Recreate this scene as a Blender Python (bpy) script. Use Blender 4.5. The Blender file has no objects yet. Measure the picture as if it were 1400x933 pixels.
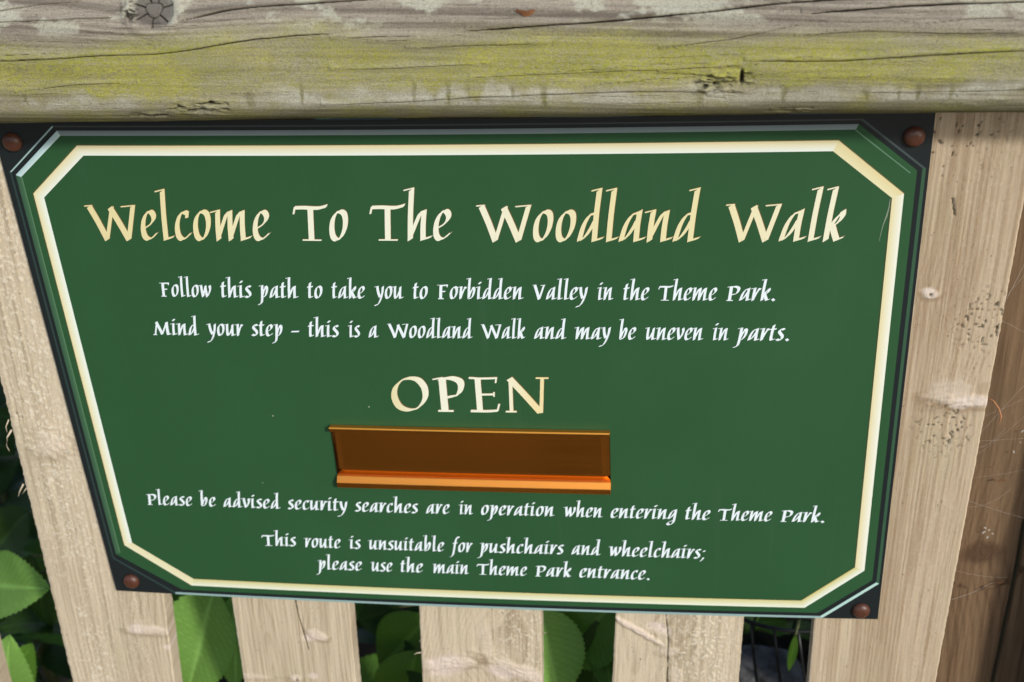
import bpy, bmesh, math, random
import numpy as np
from mathutils import Vector, Matrix

random.seed(7)
R = math.radians
S = bpy.context.scene
COL = S.collection

# ------------------------------------------------------------------ camera
# the sign lies in the plane y = 0, its middle at the origin; the viewer stands at negative y
CAM_LOC = Vector((0.150837, -0.787955, 0.511165))
cam = bpy.data.cameras.new('camera')
cam.lens = 46.5272
cam.sensor_width = 36
cam.clip_start = 0.02
cam.clip_end = 500
cam_o = bpy.data.objects.new('camera', cam)
cam_o.location = CAM_LOC
cam_o.rotation_euler = (1.03840974, 0.0538835364, 0.114780359)
cam.dof.use_dof = True
cam.dof.focus_distance = 0.88
cam.dof.aperture_fstop = 8.5
COL.objects.link(cam_o)
S.camera = cam_o

# ------------------------------------------------------------------ daylight
SUN_DIR = Vector((0.85, -0.95, 0.70)).normalized()       # towards the sun
sun_el = math.asin(SUN_DIR.z)
w = bpy.data.worlds.new('World')
S.world = w
w.use_nodes = True
wn = w.node_tree.nodes
sky = wn.new('ShaderNodeTexSky')
sky.sky_type = 'NISHITA'
sky.sun_disc = False
sky.sun_elevation = sun_el
sky.sun_rotation = math.atan2(SUN_DIR.x, SUN_DIR.y)
sky.air_density = 1.0
sky.dust_density = 1.2
sky.ozone_density = 1.0
wn['Background'].inputs['Strength'].default_value = 0.13
w.node_tree.links.new(sky.outputs[0], wn['Background'].inputs['Color'])
sl = bpy.data.lights.new('sun', 'SUN')
sl.energy = 2.4
sl.angle = R(5)
sl.color = (1.0, 0.975, 0.92)
so = bpy.data.objects.new('sun', sl)
so.rotation_euler = SUN_DIR.to_track_quat('Z', 'Y').to_euler()
so.location = SUN_DIR * 20
COL.objects.link(so)
vs = S.view_settings
vs.view_transform = 'Standard'
vs.look = 'None'
vs.exposure = 0.35
vs.gamma = 1.0
vs.use_curve_mapping = False

# ------------------------------------------------------------------ picture measure -> place
CAM_R = np.array(cam_o.rotation_euler.to_matrix())
CAM_C = np.array(CAM_LOC)
BULGE = 0.0038
def ray(u, v):
    return CAM_R @ np.array([(u - 700) / 1809.391, -(v - 466.5) / 1809.391, -1.0])
def at(u, v, y=0.0):
    d = ray(u, v)
    return CAM_C + d * ((y - CAM_C[1]) / d[1])
def sy(x):
    return -BULGE * (1 - (2 * x / 0.58) ** 2)
def on_sign(u, v):
    y = 0.0
    for _ in range(4):
        q = at(u, v, y)
        y = sy(q[0])
    return q[0], q[2]

def to_picture(x, z):
    q = (np.stack([x, sy(x), z], -1) - CAM_C) @ CAM_R
    return 700 + 1809.391 * q[:, 0] / -q[:, 2]

# ------------------------------------------------------------------ noise
def _h(ix, iy, seed):
    n = (ix.astype(np.int64) * 374761393 + iy.astype(np.int64) * 668265263 + seed * 1442695041) & 0x7fffffff
    n = ((n ^ (n >> 13)) * 1274126177) & 0x7fffffff
    n = ((n ^ (n >> 16)) * 668265263) & 0x7fffffff
    return ((n >> 7) & 0xffff) / 65535.0
def vn(x, y, seed=0):
    x = np.asarray(x, float); y = np.asarray(y, float)
    x, y = np.broadcast_arrays(x, y)
    ix = np.floor(x); iy = np.floor(y)
    fx = x - ix; fy = y - iy
    fx = fx * fx * (3 - 2 * fx); fy = fy * fy * (3 - 2 * fy)
    a = _h(ix, iy, seed); b = _h(ix + 1, iy, seed); c = _h(ix, iy + 1, seed); d = _h(ix + 1, iy + 1, seed)
    return (a + (b - a) * fx) * (1 - fy) + (c + (d - c) * fx) * fy
def fbm(x, y, seed=0, octs=4, gain=0.5):
    s = 0; a = 1; t = 0
    for i in range(octs):
        s = s + a * vn(x * 2 ** i + 17.3 * i, y * 2 ** i - 9.1 * i, seed + i * 31)
        t += a; a *= gain
    return s / t
def sstep(a, b, x):
    t = np.clip((x - a) / (b - a), 0, 1)
    return t * t * (3 - 2 * t)

# ------------------------------------------------------------------ materials
def mat(name, color=(.5, .5, .5), rough=.6, metal=0, spec=.5):
    m = bpy.data.materials.new(name)
    m.use_nodes = True
    b = m.node_tree.nodes['Principled BSDF']
    b.inputs['Base Color'].default_value = (*color, 1)
    b.inputs['Roughness'].default_value = rough
    b.inputs['Metallic'].default_value = metal
    b.inputs['Specular IOR Level'].default_value = spec
    return m
def nodes(m):
    return m.node_tree.nodes, m.node_tree.links, m.node_tree.nodes['Principled BSDF']
def mix_col(nt, fac, a, b, blend='MIX'):
    n = nt.nodes.new('ShaderNodeMix')
    n.data_type = 'RGBA'; n.blend_type = blend
    for idx, val in ((0, fac), (6, a), (7, b)):
        if hasattr(val, 'is_output'):
            nt.links.new(val, n.inputs[idx])
        elif idx == 0:
            n.inputs[0].default_value = val
        else:
            n.inputs[idx].default_value = (*val, 1)
    return n.outputs[2]
def math_n(nt, op, a, b=0.0, clamp=False):
    n = nt.nodes.new('ShaderNodeMath'); n.operation = op; n.use_clamp = clamp
    for i, v in enumerate((a, b)):
        if hasattr(v, 'is_output'): nt.links.new(v, n.inputs[i])
        else: n.inputs[i].default_value = v
    return n.outputs[0]
def noise_n(nt, scale=(1, 1, 1), detail=4, rough=.55, obj=True, s=1.0):
    tc = nt.nodes.new('ShaderNodeTexCoord'); mp = nt.nodes.new('ShaderNodeMapping')
    mp.inputs['Scale'].default_value = scale
    nt.links.new(tc.outputs['Object'], mp.inputs[0])
    n = nt.nodes.new('ShaderNodeTexNoise')
    n.inputs['Scale'].default_value = s
    n.inputs['Detail'].default_value = detail
    n.inputs['Roughness'].default_value = rough
    nt.links.new(mp.outputs[0], n.inputs['Vector'])
    return n.outputs['Fac']
def ramp_n(nt, fac, stops):
    n = nt.nodes.new('ShaderNodeValToRGB')
    e = n.color_ramp.elements
    while len(e) < len(stops): e.new(.5)
    for k, (p, c) in enumerate(stops):
        e[k].position = p
        e[k].color = (*c, 1) if len(c) == 3 else c
    nt.links.new(fac, n.inputs[0])
    return n.outputs[0]
def bump_n(nt, h, strength, dist, bsdf):
    n = nt.nodes.new('ShaderNodeBump')
    n.inputs['Strength'].default_value = strength
    n.inputs['Distance'].default_value = dist
    nt.links.new(h, n.inputs['Height'])
    nt.links.new(n.outputs[0], bsdf.inputs['Normal'])
def attr_n(nt, name):
    n = nt.nodes.new('ShaderNodeAttribute'); n.attribute_name = name
    return n

def sawn_wood(name, light, dark, pink, green, green_amt=.35, flecks=True):
    """sawn softwood; the mesh carries grain (R), knot (G) and crack (B) as the masks of each board"""
    m = mat(name, rough=.85, spec=.25)
    nt = m.node_tree; nd, lk, b = nodes(m)
    at_ = attr_n(nt, 'wood'); sep = nd.new('ShaderNodeSeparateColor'); lk.new(at_.outputs['Color'], sep.inputs[0])
    c = mix_col(nt, sep.outputs[0], light, dark)
    fib = noise_n(nt, (900, 300, 25), 4, .65)
    f2 = math_n(nt, 'MULTIPLY', math_n(nt, 'SUBTRACT', fib, .47), 2.2, True)
    c = mix_col(nt, math_n(nt, 'MULTIPLY', f2, .75), c, tuple(x * .62 for x in light))
    blot = noise_n(nt, (22, 22, 9), 5, .6)
    bl = math_n(nt, 'MULTIPLY', math_n(nt, 'SUBTRACT', blot, .48), 3.2, True)
    c = mix_col(nt, math_n(nt, 'MULTIPLY', bl, green_amt), c, green)
    c = mix_col(nt, math_n(nt, 'MULTIPLY', sep.outputs[1], .8), c, pink)
    a2 = attr_n(nt, 'fibre'); s2 = nd.new('ShaderNodeSeparateColor'); lk.new(a2.outputs['Color'], s2.inputs[0])
    if flecks: c = mix_col(nt, math_n(nt, 'MULTIPLY', s2.outputs[0], .75), c, (.72, .66, .54))
    grain = noise_n(nt, (1700, 1700, 500), 3, .7)
    c = mix_col(nt, math_n(nt, 'MULTIPLY', math_n(nt, 'SUBTRACT', grain, .44), 2.4, True), c, tuple(x * .72 for x in light))
    c = mix_col(nt, sep.outputs[2], c, (.055, .05, .028))
    sp = noise_n(nt, (420, 420, 300), 2, .5)
    c = mix_col(nt, math_n(nt, 'MULTIPLY', math_n(nt, 'SUBTRACT', sp, .70), 8, True), c, (.07, .06, .045))
    lk.new(c, b.inputs['Base Color'])
    fine = noise_n(nt, (1500, 1500, 160), 5, .7)
    bump_n(nt, math_n(nt, 'ADD', fine, math_n(nt, 'MULTIPLY', fib, .8)), .35, .0012, b)
    return m

M = {}
M['picket'] = sawn_wood('sawn_picket_wood', (.60, .50, .36), (.32, .245, .155), (.70, .58, .51), (.43, .41, .27), .28)
M['picket_tan'] = sawn_wood('sawn_picket_wood_tan', (.565, .455, .32), (.30, .205, .12), (.70, .60, .53), (.40, .40, .23), .28)
M['post'] = sawn_wood('old_post_wood', (.205, .130, .072), (.08, .043, .022), (.06, .03, .016), (.10, .07, .04), .6, False)

def rail_material():
    m = mat('weathered_rail_wood', rough=.9, spec=.2)
    nt = m.node_tree; nd, lk, b = nodes(m)
    a1 = attr_n(nt, 'wood'); s1 = nd.new('ShaderNodeSeparateColor'); lk.new(a1.outputs['Color'], s1.inputs[0])
    a2 = attr_n(nt, 'growth'); s2 = nd.new('ShaderNodeSeparateColor'); lk.new(a2.outputs['Color'], s2.inputs[0])
    c = mix_col(nt, s1.outputs[0], (.40, .355, .285), (.165, .138, .108))
    fib = noise_n(nt, (60, 900, 900), 4, .65)
    c = mix_col(nt, math_n(nt, 'MULTIPLY', math_n(nt, 'SUBTRACT', fib, .45), 1.6, True), c, (.125, .102, .08))
    # dry grey lichen dust, algae, dark wet streaks with the painted underside shade
    d1 = noise_n(nt, (420, 700, 700), 5, .7)
    lf = math_n(nt, 'MULTIPLY', s2.outputs[1], math_n(nt, 'ADD', math_n(nt, 'MULTIPLY', d1, 1.3), .2), True)
    c = mix_col(nt, lf, c, (.52, .515, .41))
    d2 = noise_n(nt, (330, 800, 800), 6, .72)
    mf = math_n(nt, 'MULTIPLY', s2.outputs[0], math_n(nt, 'ADD', math_n(nt, 'MULTIPLY', d2, 3.2), -.85), True)
    alg = mix_col(nt, noise_n(nt, (35, 60, 60), 4, .6), (.20, .21, .035), (.51, .49, .10))
    c = mix_col(nt, mf, c, alg)
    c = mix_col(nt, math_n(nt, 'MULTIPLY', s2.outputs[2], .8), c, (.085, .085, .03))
    gr = noise_n(nt, (900, 1500, 1500), 4, .75)
    dk = mix_col(nt, 1.0, c, (.45, .43, .40), 'MULTIPLY')
    c = mix_col(nt, math_n(nt, 'MULTIPLY', math_n(nt, 'SUBTRACT', gr, .42), 3.0, True), c, dk)
    sp = noise_n(nt, (650, 650, 650), 2, .5)
    c = mix_col(nt, math_n(nt, 'MULTIPLY', math_n(nt, 'SUBTRACT', sp, .66), 7, True), c, (.06, .055, .035))
    c = mix_col(nt, s1.outputs[1], c, (.11, .095, .085))
    c = mix_col(nt, math_n(nt, 'MULTIPLY', s1.outputs[2], 1.15, True), c, (.015, .012, .009))
    lk.new(c, b.inputs['Base Color'])
    h = noise_n(nt, (320, 1100, 1100), 6, .75)
    g = noise_n(nt, (1100, 1100, 1100), 3, .6)
    bump_n(nt, math_n(nt, 'ADD', h, math_n(nt, 'MULTIPLY', g, .7)), .55, .0013, b)
    return m
M['rail'] = rail_material()

def ink(name, color, rough=.46, spec=.5):
    m = mat(name, color, rough, 0, spec)
    nt = m.node_tree; nd, lk, b = nodes(m)
    n = noise_n(nt, (6, 6, 6), 3, .5)
    r = math_n(nt, 'ADD', math_n(nt, 'MULTIPLY', n, .12), rough - .06)
    lk.new(r, b.inputs['Roughness'])
    return m
GREEN = (.019, .079, .027)
def panel_material():
    m = ink('green_sign_print', GREEN, .54, .38)
    nt = m.node_tree; nd, lk, b = nodes(m)
    weave = noise_n(nt, (700, 700, 700), 2, .5)
    c = mix_col(nt, math_n(nt, 'MULTIPLY', weave, .5), tuple(x * .92 for x in GREEN), tuple(x * 1.14 for x in GREEN))
    fade = noise_n(nt, (7, 7, 5), 5, .6)
    c = mix_col(nt, math_n(nt, 'MULTIPLY', math_n(nt, 'SUBTRACT', fade, .48), 2.2, True), c, tuple(x * 1.12 + .003 for x in GREEN))
    run = noise_n(nt, (90, 90, 4), 4, .6)
    c = mix_col(nt, math_n(nt, 'MULTIPLY', math_n(nt, 'SUBTRACT', run, .60), 1.4, True), c, (.045, .095, .048))
    dust = nd.new('ShaderNodeTexVoronoi'); dust.inputs['Scale'].default_value = 55
    tc = nd.new('ShaderNodeTexCoord'); lk.new(tc.outputs['Object'], dust.inputs['Vector'])
    near = math_n(nt, 'LESS_THAN', dust.outputs['Distance'], .035)
    sepc = nd.new('ShaderNodeSeparateColor'); lk.new(dust.outputs['Color'], sepc.inputs[0])
    few = math_n(nt, 'GREATER_THAN', sepc.outputs[0], .93)
    c = mix_col(nt, math_n(nt, 'MULTIPLY', math_n(nt, 'MULTIPLY', near, few), .55), c, (.5, .52, .42))
    lk.new(c, b.inputs['Base Color'])
    bump_n(nt, noise_n(nt, (900, 900, 900), 2, .5), .04, .0005, b)
    return m
M['panel'] = panel_material()
M['black'] = ink('black_sign_board', (.009, .0135, .015), .42)
def gold_print():
    m = ink('cream_gold_print', (.8, .7, .4))
    nt = m.node_tree; nd, lk, b = nodes(m)
    tc = nd.new('ShaderNodeTexCoord'); sx = nd.new('ShaderNodeSeparateXYZ'); lk.new(tc.outputs['Object'], sx.inputs[0])
    f = math_n(nt, 'ADD', math_n(nt, 'MULTIPLY', sx.outputs[0], 1 / .6), .5)
    cg = (.70, .61, .32); cw = (.78, .78, .62); cm = (.74, .67, .38)
    c = ramp_n(nt, f, [(.05, cg), (.22, cm), (.33, cw), (.52, cw), (.66, cm), (.78, cm), (.95, cw)])
    lk.new(c, b.inputs['Base Color'])
    return m
def gold_print_word():
    m = ink('cream_gold_print_fine', (.8, .7, .4))
    nt = m.node_tree; nd, lk, b = nodes(m)
    tc = nd.new('ShaderNodeTexCoord'); sx = nd.new('ShaderNodeSeparateXYZ'); lk.new(tc.outputs['Object'], sx.inputs[0])
    f = math_n(nt, 'ADD', math_n(nt, 'MULTIPLY', sx.outputs[0], 8), .5)
    cg = (.70, .61, .32); cw = (.78, .78, .62)
    c = ramp_n(nt, f, [(.02, cg), (.28, cw), (.7, cw), (.88, (.77, .66, .36))])
    lk.new(c, b.inputs['Base Color'])
    return m
M['gold'] = gold_print()
M['gold_word'] = gold_print_word()
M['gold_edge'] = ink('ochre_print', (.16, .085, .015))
M['white'] = ink('white_print', (.74, .82, .85))
_inks = {}
def ink_of(c):
    k = tuple(round(x, 4) for x in c)
    if k not in _inks: _inks[k] = ink('printed_colour', k)
    return _inks[k]
def bronze(name, col, rough):
    m = mat(name, col, rough, 1.0)
    nt = m.node_tree; nd, lk, b = nodes(m)
    n = noise_n(nt, (8, 300, 300), 4, .6)
    lk.new(math_n(nt, 'ADD', math_n(nt, 'MULTIPLY', n, .18), rough - .08), b.inputs['Roughness'])
    t = noise_n(nt, (14, 40, 40), 4, .6)
    lk.new(mix_col(nt, t, col, tuple(x * .82 for x in col)), b.inputs['Base Color'])
    sc = noise_n(nt, (5, 900, 900), 3, .6)
    bump_n(nt, math_n(nt, 'ADD', n, sc), .06, .0003, b)
    return m
M['bronze'] = bronze('bronze_anodised_metal', (.93, .37, .06), .17)
M['bronze_lip'] = bronze('bronze_anodised_lip', (.95, .38, .07), .50)
M['bolt'] = mat('rust_brown_bolt_cap', (.115, .036, .018), .38)
nt = M['bolt'].node_tree
nt.links.new(mix_col(nt, noise_n(nt, (500, 500, 500), 4, .7), (.115, .040, .021), (.05, .019, .012)), nt.nodes['Principled BSDF'].inputs['Base Color'])
bump_n(nt, noise_n(nt, (700, 700, 700), 4, .6), .3, .0006, nt.nodes['Principled BSDF'])
M['wire'] = mat('black_coated_wire', (.012, .013, .014), .4)
M['web'] = mat('cobweb_silk', (.52, .51, .47), .6)
M['flake'] = mat('dry_leaf_flake', (.42, .17, .06), .8)
nt = M['flake'].node_tree
nt.links.new(mix_col(nt, noise_n(nt, (300, 300, 300), 4, .7), (.50, .25, .11), (.26, .09, .04)), nt.nodes['Principled BSDF'].inputs['Base Color'])

def leaf_material(name, c1, c2, trans):
    m = mat(name, c1, .5, 0, .28)
    nt = m.node_tree; nd, lk, b = nodes(m)
    n = noise_n(nt, (40, 40, 40), 4, .6)
    c = mix_col(nt, n, c1, c2)
    v = attr_n(nt, 'vein')
    c = mix_col(nt, math_n(nt, 'MULTIPLY', v.outputs['Fac'], .5), c, tuple(min(1, x * 1.8 + .02) for x in c2))
    lk.new(c, b.inputs['Base Color'])
    tr = nd.new('ShaderNodeBsdfTranslucent'); lk.new(c, tr.inputs['Color'])
    mx = nd.new('ShaderNodeMixShader'); mx.inputs[0].default_value = trans
    out = [x for x in nd if x.type == 'OUTPUT_MATERIAL'][0]
    lk.new(b.outputs[0], mx.inputs[1]); lk.new(tr.outputs[0], mx.inputs[2]); lk.new(mx.outputs[0], out.inputs['Surface'])
    bump_n(nt, v.outputs['Fac'], -.5, .0012, b)
    return m
M['leaf_sunlit'] = leaf_material('baked_sun_leaf', (.19, .40, .065), (.27, .50, .12), .38)  # sunlight on the leaf painted in as a brighter green
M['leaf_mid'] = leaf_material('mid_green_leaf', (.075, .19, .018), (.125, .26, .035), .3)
M['leaf_shaded'] = leaf_material('baked_shade_leaf', (.022, .060, .007), (.040, .085, .011), .2)  # same leaf deep in shade, the shade put into its green
M['stem'] = mat('green_brown_stem', (.10, .11, .04), .6)
def soil():
    m = mat('dark_soil', (.03, .022, .015), .95, 0, .2)
    nt = m.node_tree; nd, lk, b = nodes(m)
    c = ramp_n(nt, noise_n(nt, (30, 30, 30), 8, .65), [(.3, (.012, .009, .006)), (.55, (.035, .024, .015)), (.75, (.075, .05, .03))])
    lk.new(c, b.inputs['Base Color'])
    bump_n(nt, noise_n(nt, (60, 60, 60), 8, .7), .8, .02, b)
    return m
M['soil'] = soil()
def trodden():
    m = mat('unseen_earth_path', (.2, .15, .1), .95, 0, .2)
    nt = m.node_tree; nd, lk, b = nodes(m)
    c = ramp_n(nt, noise_n(nt, (5, 5, 5), 8, .62), [(.36, (.055, .041, .028)), (.5, (.14, .105, .074)), (.66, (.26, .21, .155))])
    lk.new(c, b.inputs['Base Color'])
    bump_n(nt, noise_n(nt, (60, 60, 60), 8, .7), .6, .015, b)
    return m
M['path'] = trodden()
def stone():
    m = mat('grey_stone', (.3, .29, .28), .9)
    nt = m.node_tree; nd, lk, b = nodes(m)
    c = ramp_n(nt, noise_n(nt, (45, 45, 45), 6, .65), [(.38, (.07, .067, .066)), (.6, (.20, .195, .195))])
    lk.new(c, b.inputs['Base Color'])
    bump_n(nt, noise_n(nt, (120, 120, 120), 6, .7), .5, .006, b)
    return m
M['stone'] = stone()

# ------------------------------------------------------------------ object helpers
def tag(o, label=None, cat=None, group=None, kind=None):
    if label: o['label'] = label
    if cat: o['category'] = cat
    if group: o['group'] = group
    if kind: o['kind'] = kind
    return o
def empty(name, loc, label, cat, group=None):
    o = bpy.data.objects.new(name, None)
    o.empty_display_size = .05
    o.location = loc
    COL.objects.link(o)
    return tag(o, label, cat, group)
def link(name, me, parent=None, label=None):
    o = bpy.data.objects.new(name, me)
    COL.objects.link(o)
    if parent is not None:
        o.parent = parent
        root = parent; off = Vector((0, 0, 0))
        while root is not None:
            off += root.location
            root = root.parent
        o.location = -off            # mesh data stays in place coordinates
    if label: o['label'] = label
    return o
def mesh_of(name, verts, faces, mats, smooth=False, idx=None):
    me = bpy.data.meshes.new(name)
    me.from_pydata([tuple(map(float, v)) for v in verts], [], faces)
    for m in (mats if isinstance(mats, (list, tuple)) else [mats]): me.materials.append(m)
    if idx is not None: me.polygons.foreach_set('material_index', idx)
    if smooth: me.polygons.foreach_set('use_smooth', [True] * len(me.polygons))
    me.update()
    return me
def grid_mesh(name, P, m, attrs=None, smooth=True, flip=False, flat=()):
    """P: rows x cols x 3"""
    nr, nc = P.shape[:2]
    i = np.arange(nr * nc).reshape(nr, nc)
    q = np.stack([i[:-1, :-1], i[:-1, 1:], i[1:, 1:], i[1:, :-1]], -1).reshape(-1, 4)
    if flip: q = q[:, ::-1]
    V = P.reshape(-1, 3)
    nf = len(q)
    sm = np.full((nr - 1, nc - 1), bool(smooth))
    for c in flat: sm[:, c] = False
    sm = sm.ravel()
    me = bpy.data.meshes.new(name)
    me.vertices.add(len(V)); me.vertices.foreach_set('co', V.astype(np.float32).ravel())
    me.loops.add(nf * 4); me.loops.foreach_set('vertex_index', q.astype(np.int32).ravel())
    me.polygons.add(nf)
    me.polygons.foreach_set('loop_start', np.arange(0, nf * 4, 4, dtype=np.int32))
    me.polygons.foreach_set('loop_total', np.full(nf, 4, dtype=np.int32))
    me.polygons.foreach_set('use_smooth', sm)
    me.materials.append(m)
    me.update(calc_edges=True)
    for nme, A in (attrs or {}).items():
        a = me.color_attributes.new(nme, 'FLOAT_COLOR', 'POINT')
        full = np.ones((len(V), 4), np.float32); full[:, :3] = A.reshape(-1, 3)
        a.data.foreach_set('color', full.ravel())
    me.validate()
    return me
def tube(pts, rad, seg=8, closed=False):
    """verts, faces of a tube along pts (rad: number or list)"""
    pts = [Vector(p) for p in pts]
    n = len(pts); V = []; F = []
    for i, p in enumerate(pts):
        a = pts[i - 1] if (i or closed) else p
        c = pts[(i + 1) % n] if (i < n - 1 or closed) else p
        t = (c - a).normalized()
        up = Vector((0, 0, 1)) if abs(t.z) < .95 else Vector((1, 0, 0))
        e1 = t.cross(up).normalized(); e2 = t.cross(e1)
        r = rad[i] if isinstance(rad, (list, tuple)) else rad
        for k in range(seg):
            an = 2 * math.pi * k / seg
            V.append(p + e1 * math.cos(an) * r + e2 * math.sin(an) * r)
    for i in range(n if closed else n - 1):
        for k in range(seg):
            j = (i + 1) % n
            F.append((i * seg + k, i * seg + (k + 1) % seg, j * seg + (k + 1) % seg, j * seg + k))
    if not closed:
        F.append(tuple(range(seg))[::-1]); F.append(tuple((n - 1) * seg + k for k in range(seg)))
    return V, F
class Bag:
    def __init__(s): s.v = []; s.f = []; s.m = []
    def add(s, V, F, mi=0):
        o = len(s.v); s.v += [tuple(v) for v in V]; s.f += [tuple(o + i for i in f) for f in F]; s.m += [mi] * len(F)
    def mesh(s, name, mats, smooth=False):
        return mesh_of(name, s.v, s.f, mats, smooth, s.m)

# ------------------------------------------------------------------ ground
GZ = -0.86
def ground():
    xs = np.concatenate([np.linspace(-300, -3, 12), np.linspace(-2.6, 2.6, 120), np.linspace(3, 300, 12)])
    ys = np.concatenate([np.linspace(-300, -3, 12), np.linspace(-2.6, 2.6, 120), np.linspace(3, 300, 12)])
    X, Y = np.meshgrid(xs, ys)
    Z = GZ + (fbm(X * 6, Y * 6, 5, 5) - .5) * .06
    o = link('ground', grid_mesh('ground', np.stack([X, Y, Z], -1), M['soil']))
    tag(o, kind='structure')
ground()
def path():  # unseen path, added to brighten what the bronze holder reflects
    xs = np.linspace(-9, 9, 90); ys = np.linspace(-3.6, -.12, 60)
    X, Y = np.meshgrid(xs, ys)
    Y = Y - .10 * (fbm(X * 1.2, X * 0, 6, 3) - .5)
    Z = GZ + .034 + .012 * (fbm(X * 4, Y * 4, 7, 3) - .5)
    o = link('path', grid_mesh('path', np.stack([X, Y, Z], -1), M['path']))
    tag(o, kind='structure')
path()

# ------------------------------------------------------------------ fence
fence = empty('picket_fence', (0.03, 0.03, GZ), 'pale sawn timber picket fence under a mossy top rail, the sign screwed to it', 'fence')
PT = 0.017          # board thickness
PY = 0.0034         # front face of the boards, just behind the sign board

def board_field(a, b, seed, knots, b0, depth, tilt, ring, kink=0.0):
    """a along the grain, b across -> tone, knot, crack, relief"""
    w = .006 * (fbm(a * 7, b * 14, seed, 3) - .5)
    push = 0; kn = np.zeros_like(a)
    for ka, kb, kr, ang in knots:
        da = a - ka; db = b - kb - da * ang
        d2 = (da / 2.6) ** 2 + db ** 2
        push = push + 1.6 * kr * np.exp(-d2 / (2 * (1.7 * kr) ** 2))
        d = np.sqrt((da / 1.2) ** 2 + (db / 1.6) ** 2) + kr * .5 * (fbm(a * 120, b * 120, seed + 9, 3) - .5)
        kn = np.maximum(kn, 1 - sstep(kr * .45, kr * 1.15, d))
    rr = np.sqrt((b - b0 + w + push) ** 2 + (depth + tilt * a) ** 2)
    ph = rr / ring + .6 * fbm(a * 4, b * 60, seed + 3, 3)
    fr = ph - np.floor(ph)
    late = sstep(.45, .9, fr) * (1 - sstep(.93, 1.0, fr))
    streak = fbm(a * 9, b * 420, seed + 5, 3)
    broad = fbm(a * 3, b * 30, seed + 7, 3)
    fine = fbm(a * 14, b * 1300, seed + 15, 3)
    tone = np.clip(.05 + .34 * late * (.5 + 1.1 * fbm(a * 5, b * 40, seed + 19, 2)) + 1.15 * (streak - .46) + 1.3 * (fine - .5) + 1.1 * (broad - .45), 0, 1)
    tone = np.clip(tone + .25 * kn * fbm(a * 200, b * 200, seed, 2), 0, 1)
    saw = fbm(a * 160 + b * 60, b * 900, seed + 11, 3)
    relief = .00010 * late + .00045 * (streak - .5) + .00022 * (saw - .5) - .0006 * kn * (fbm(a * 300, b * 300, seed, 2))
    return tone, kn, relief

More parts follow.
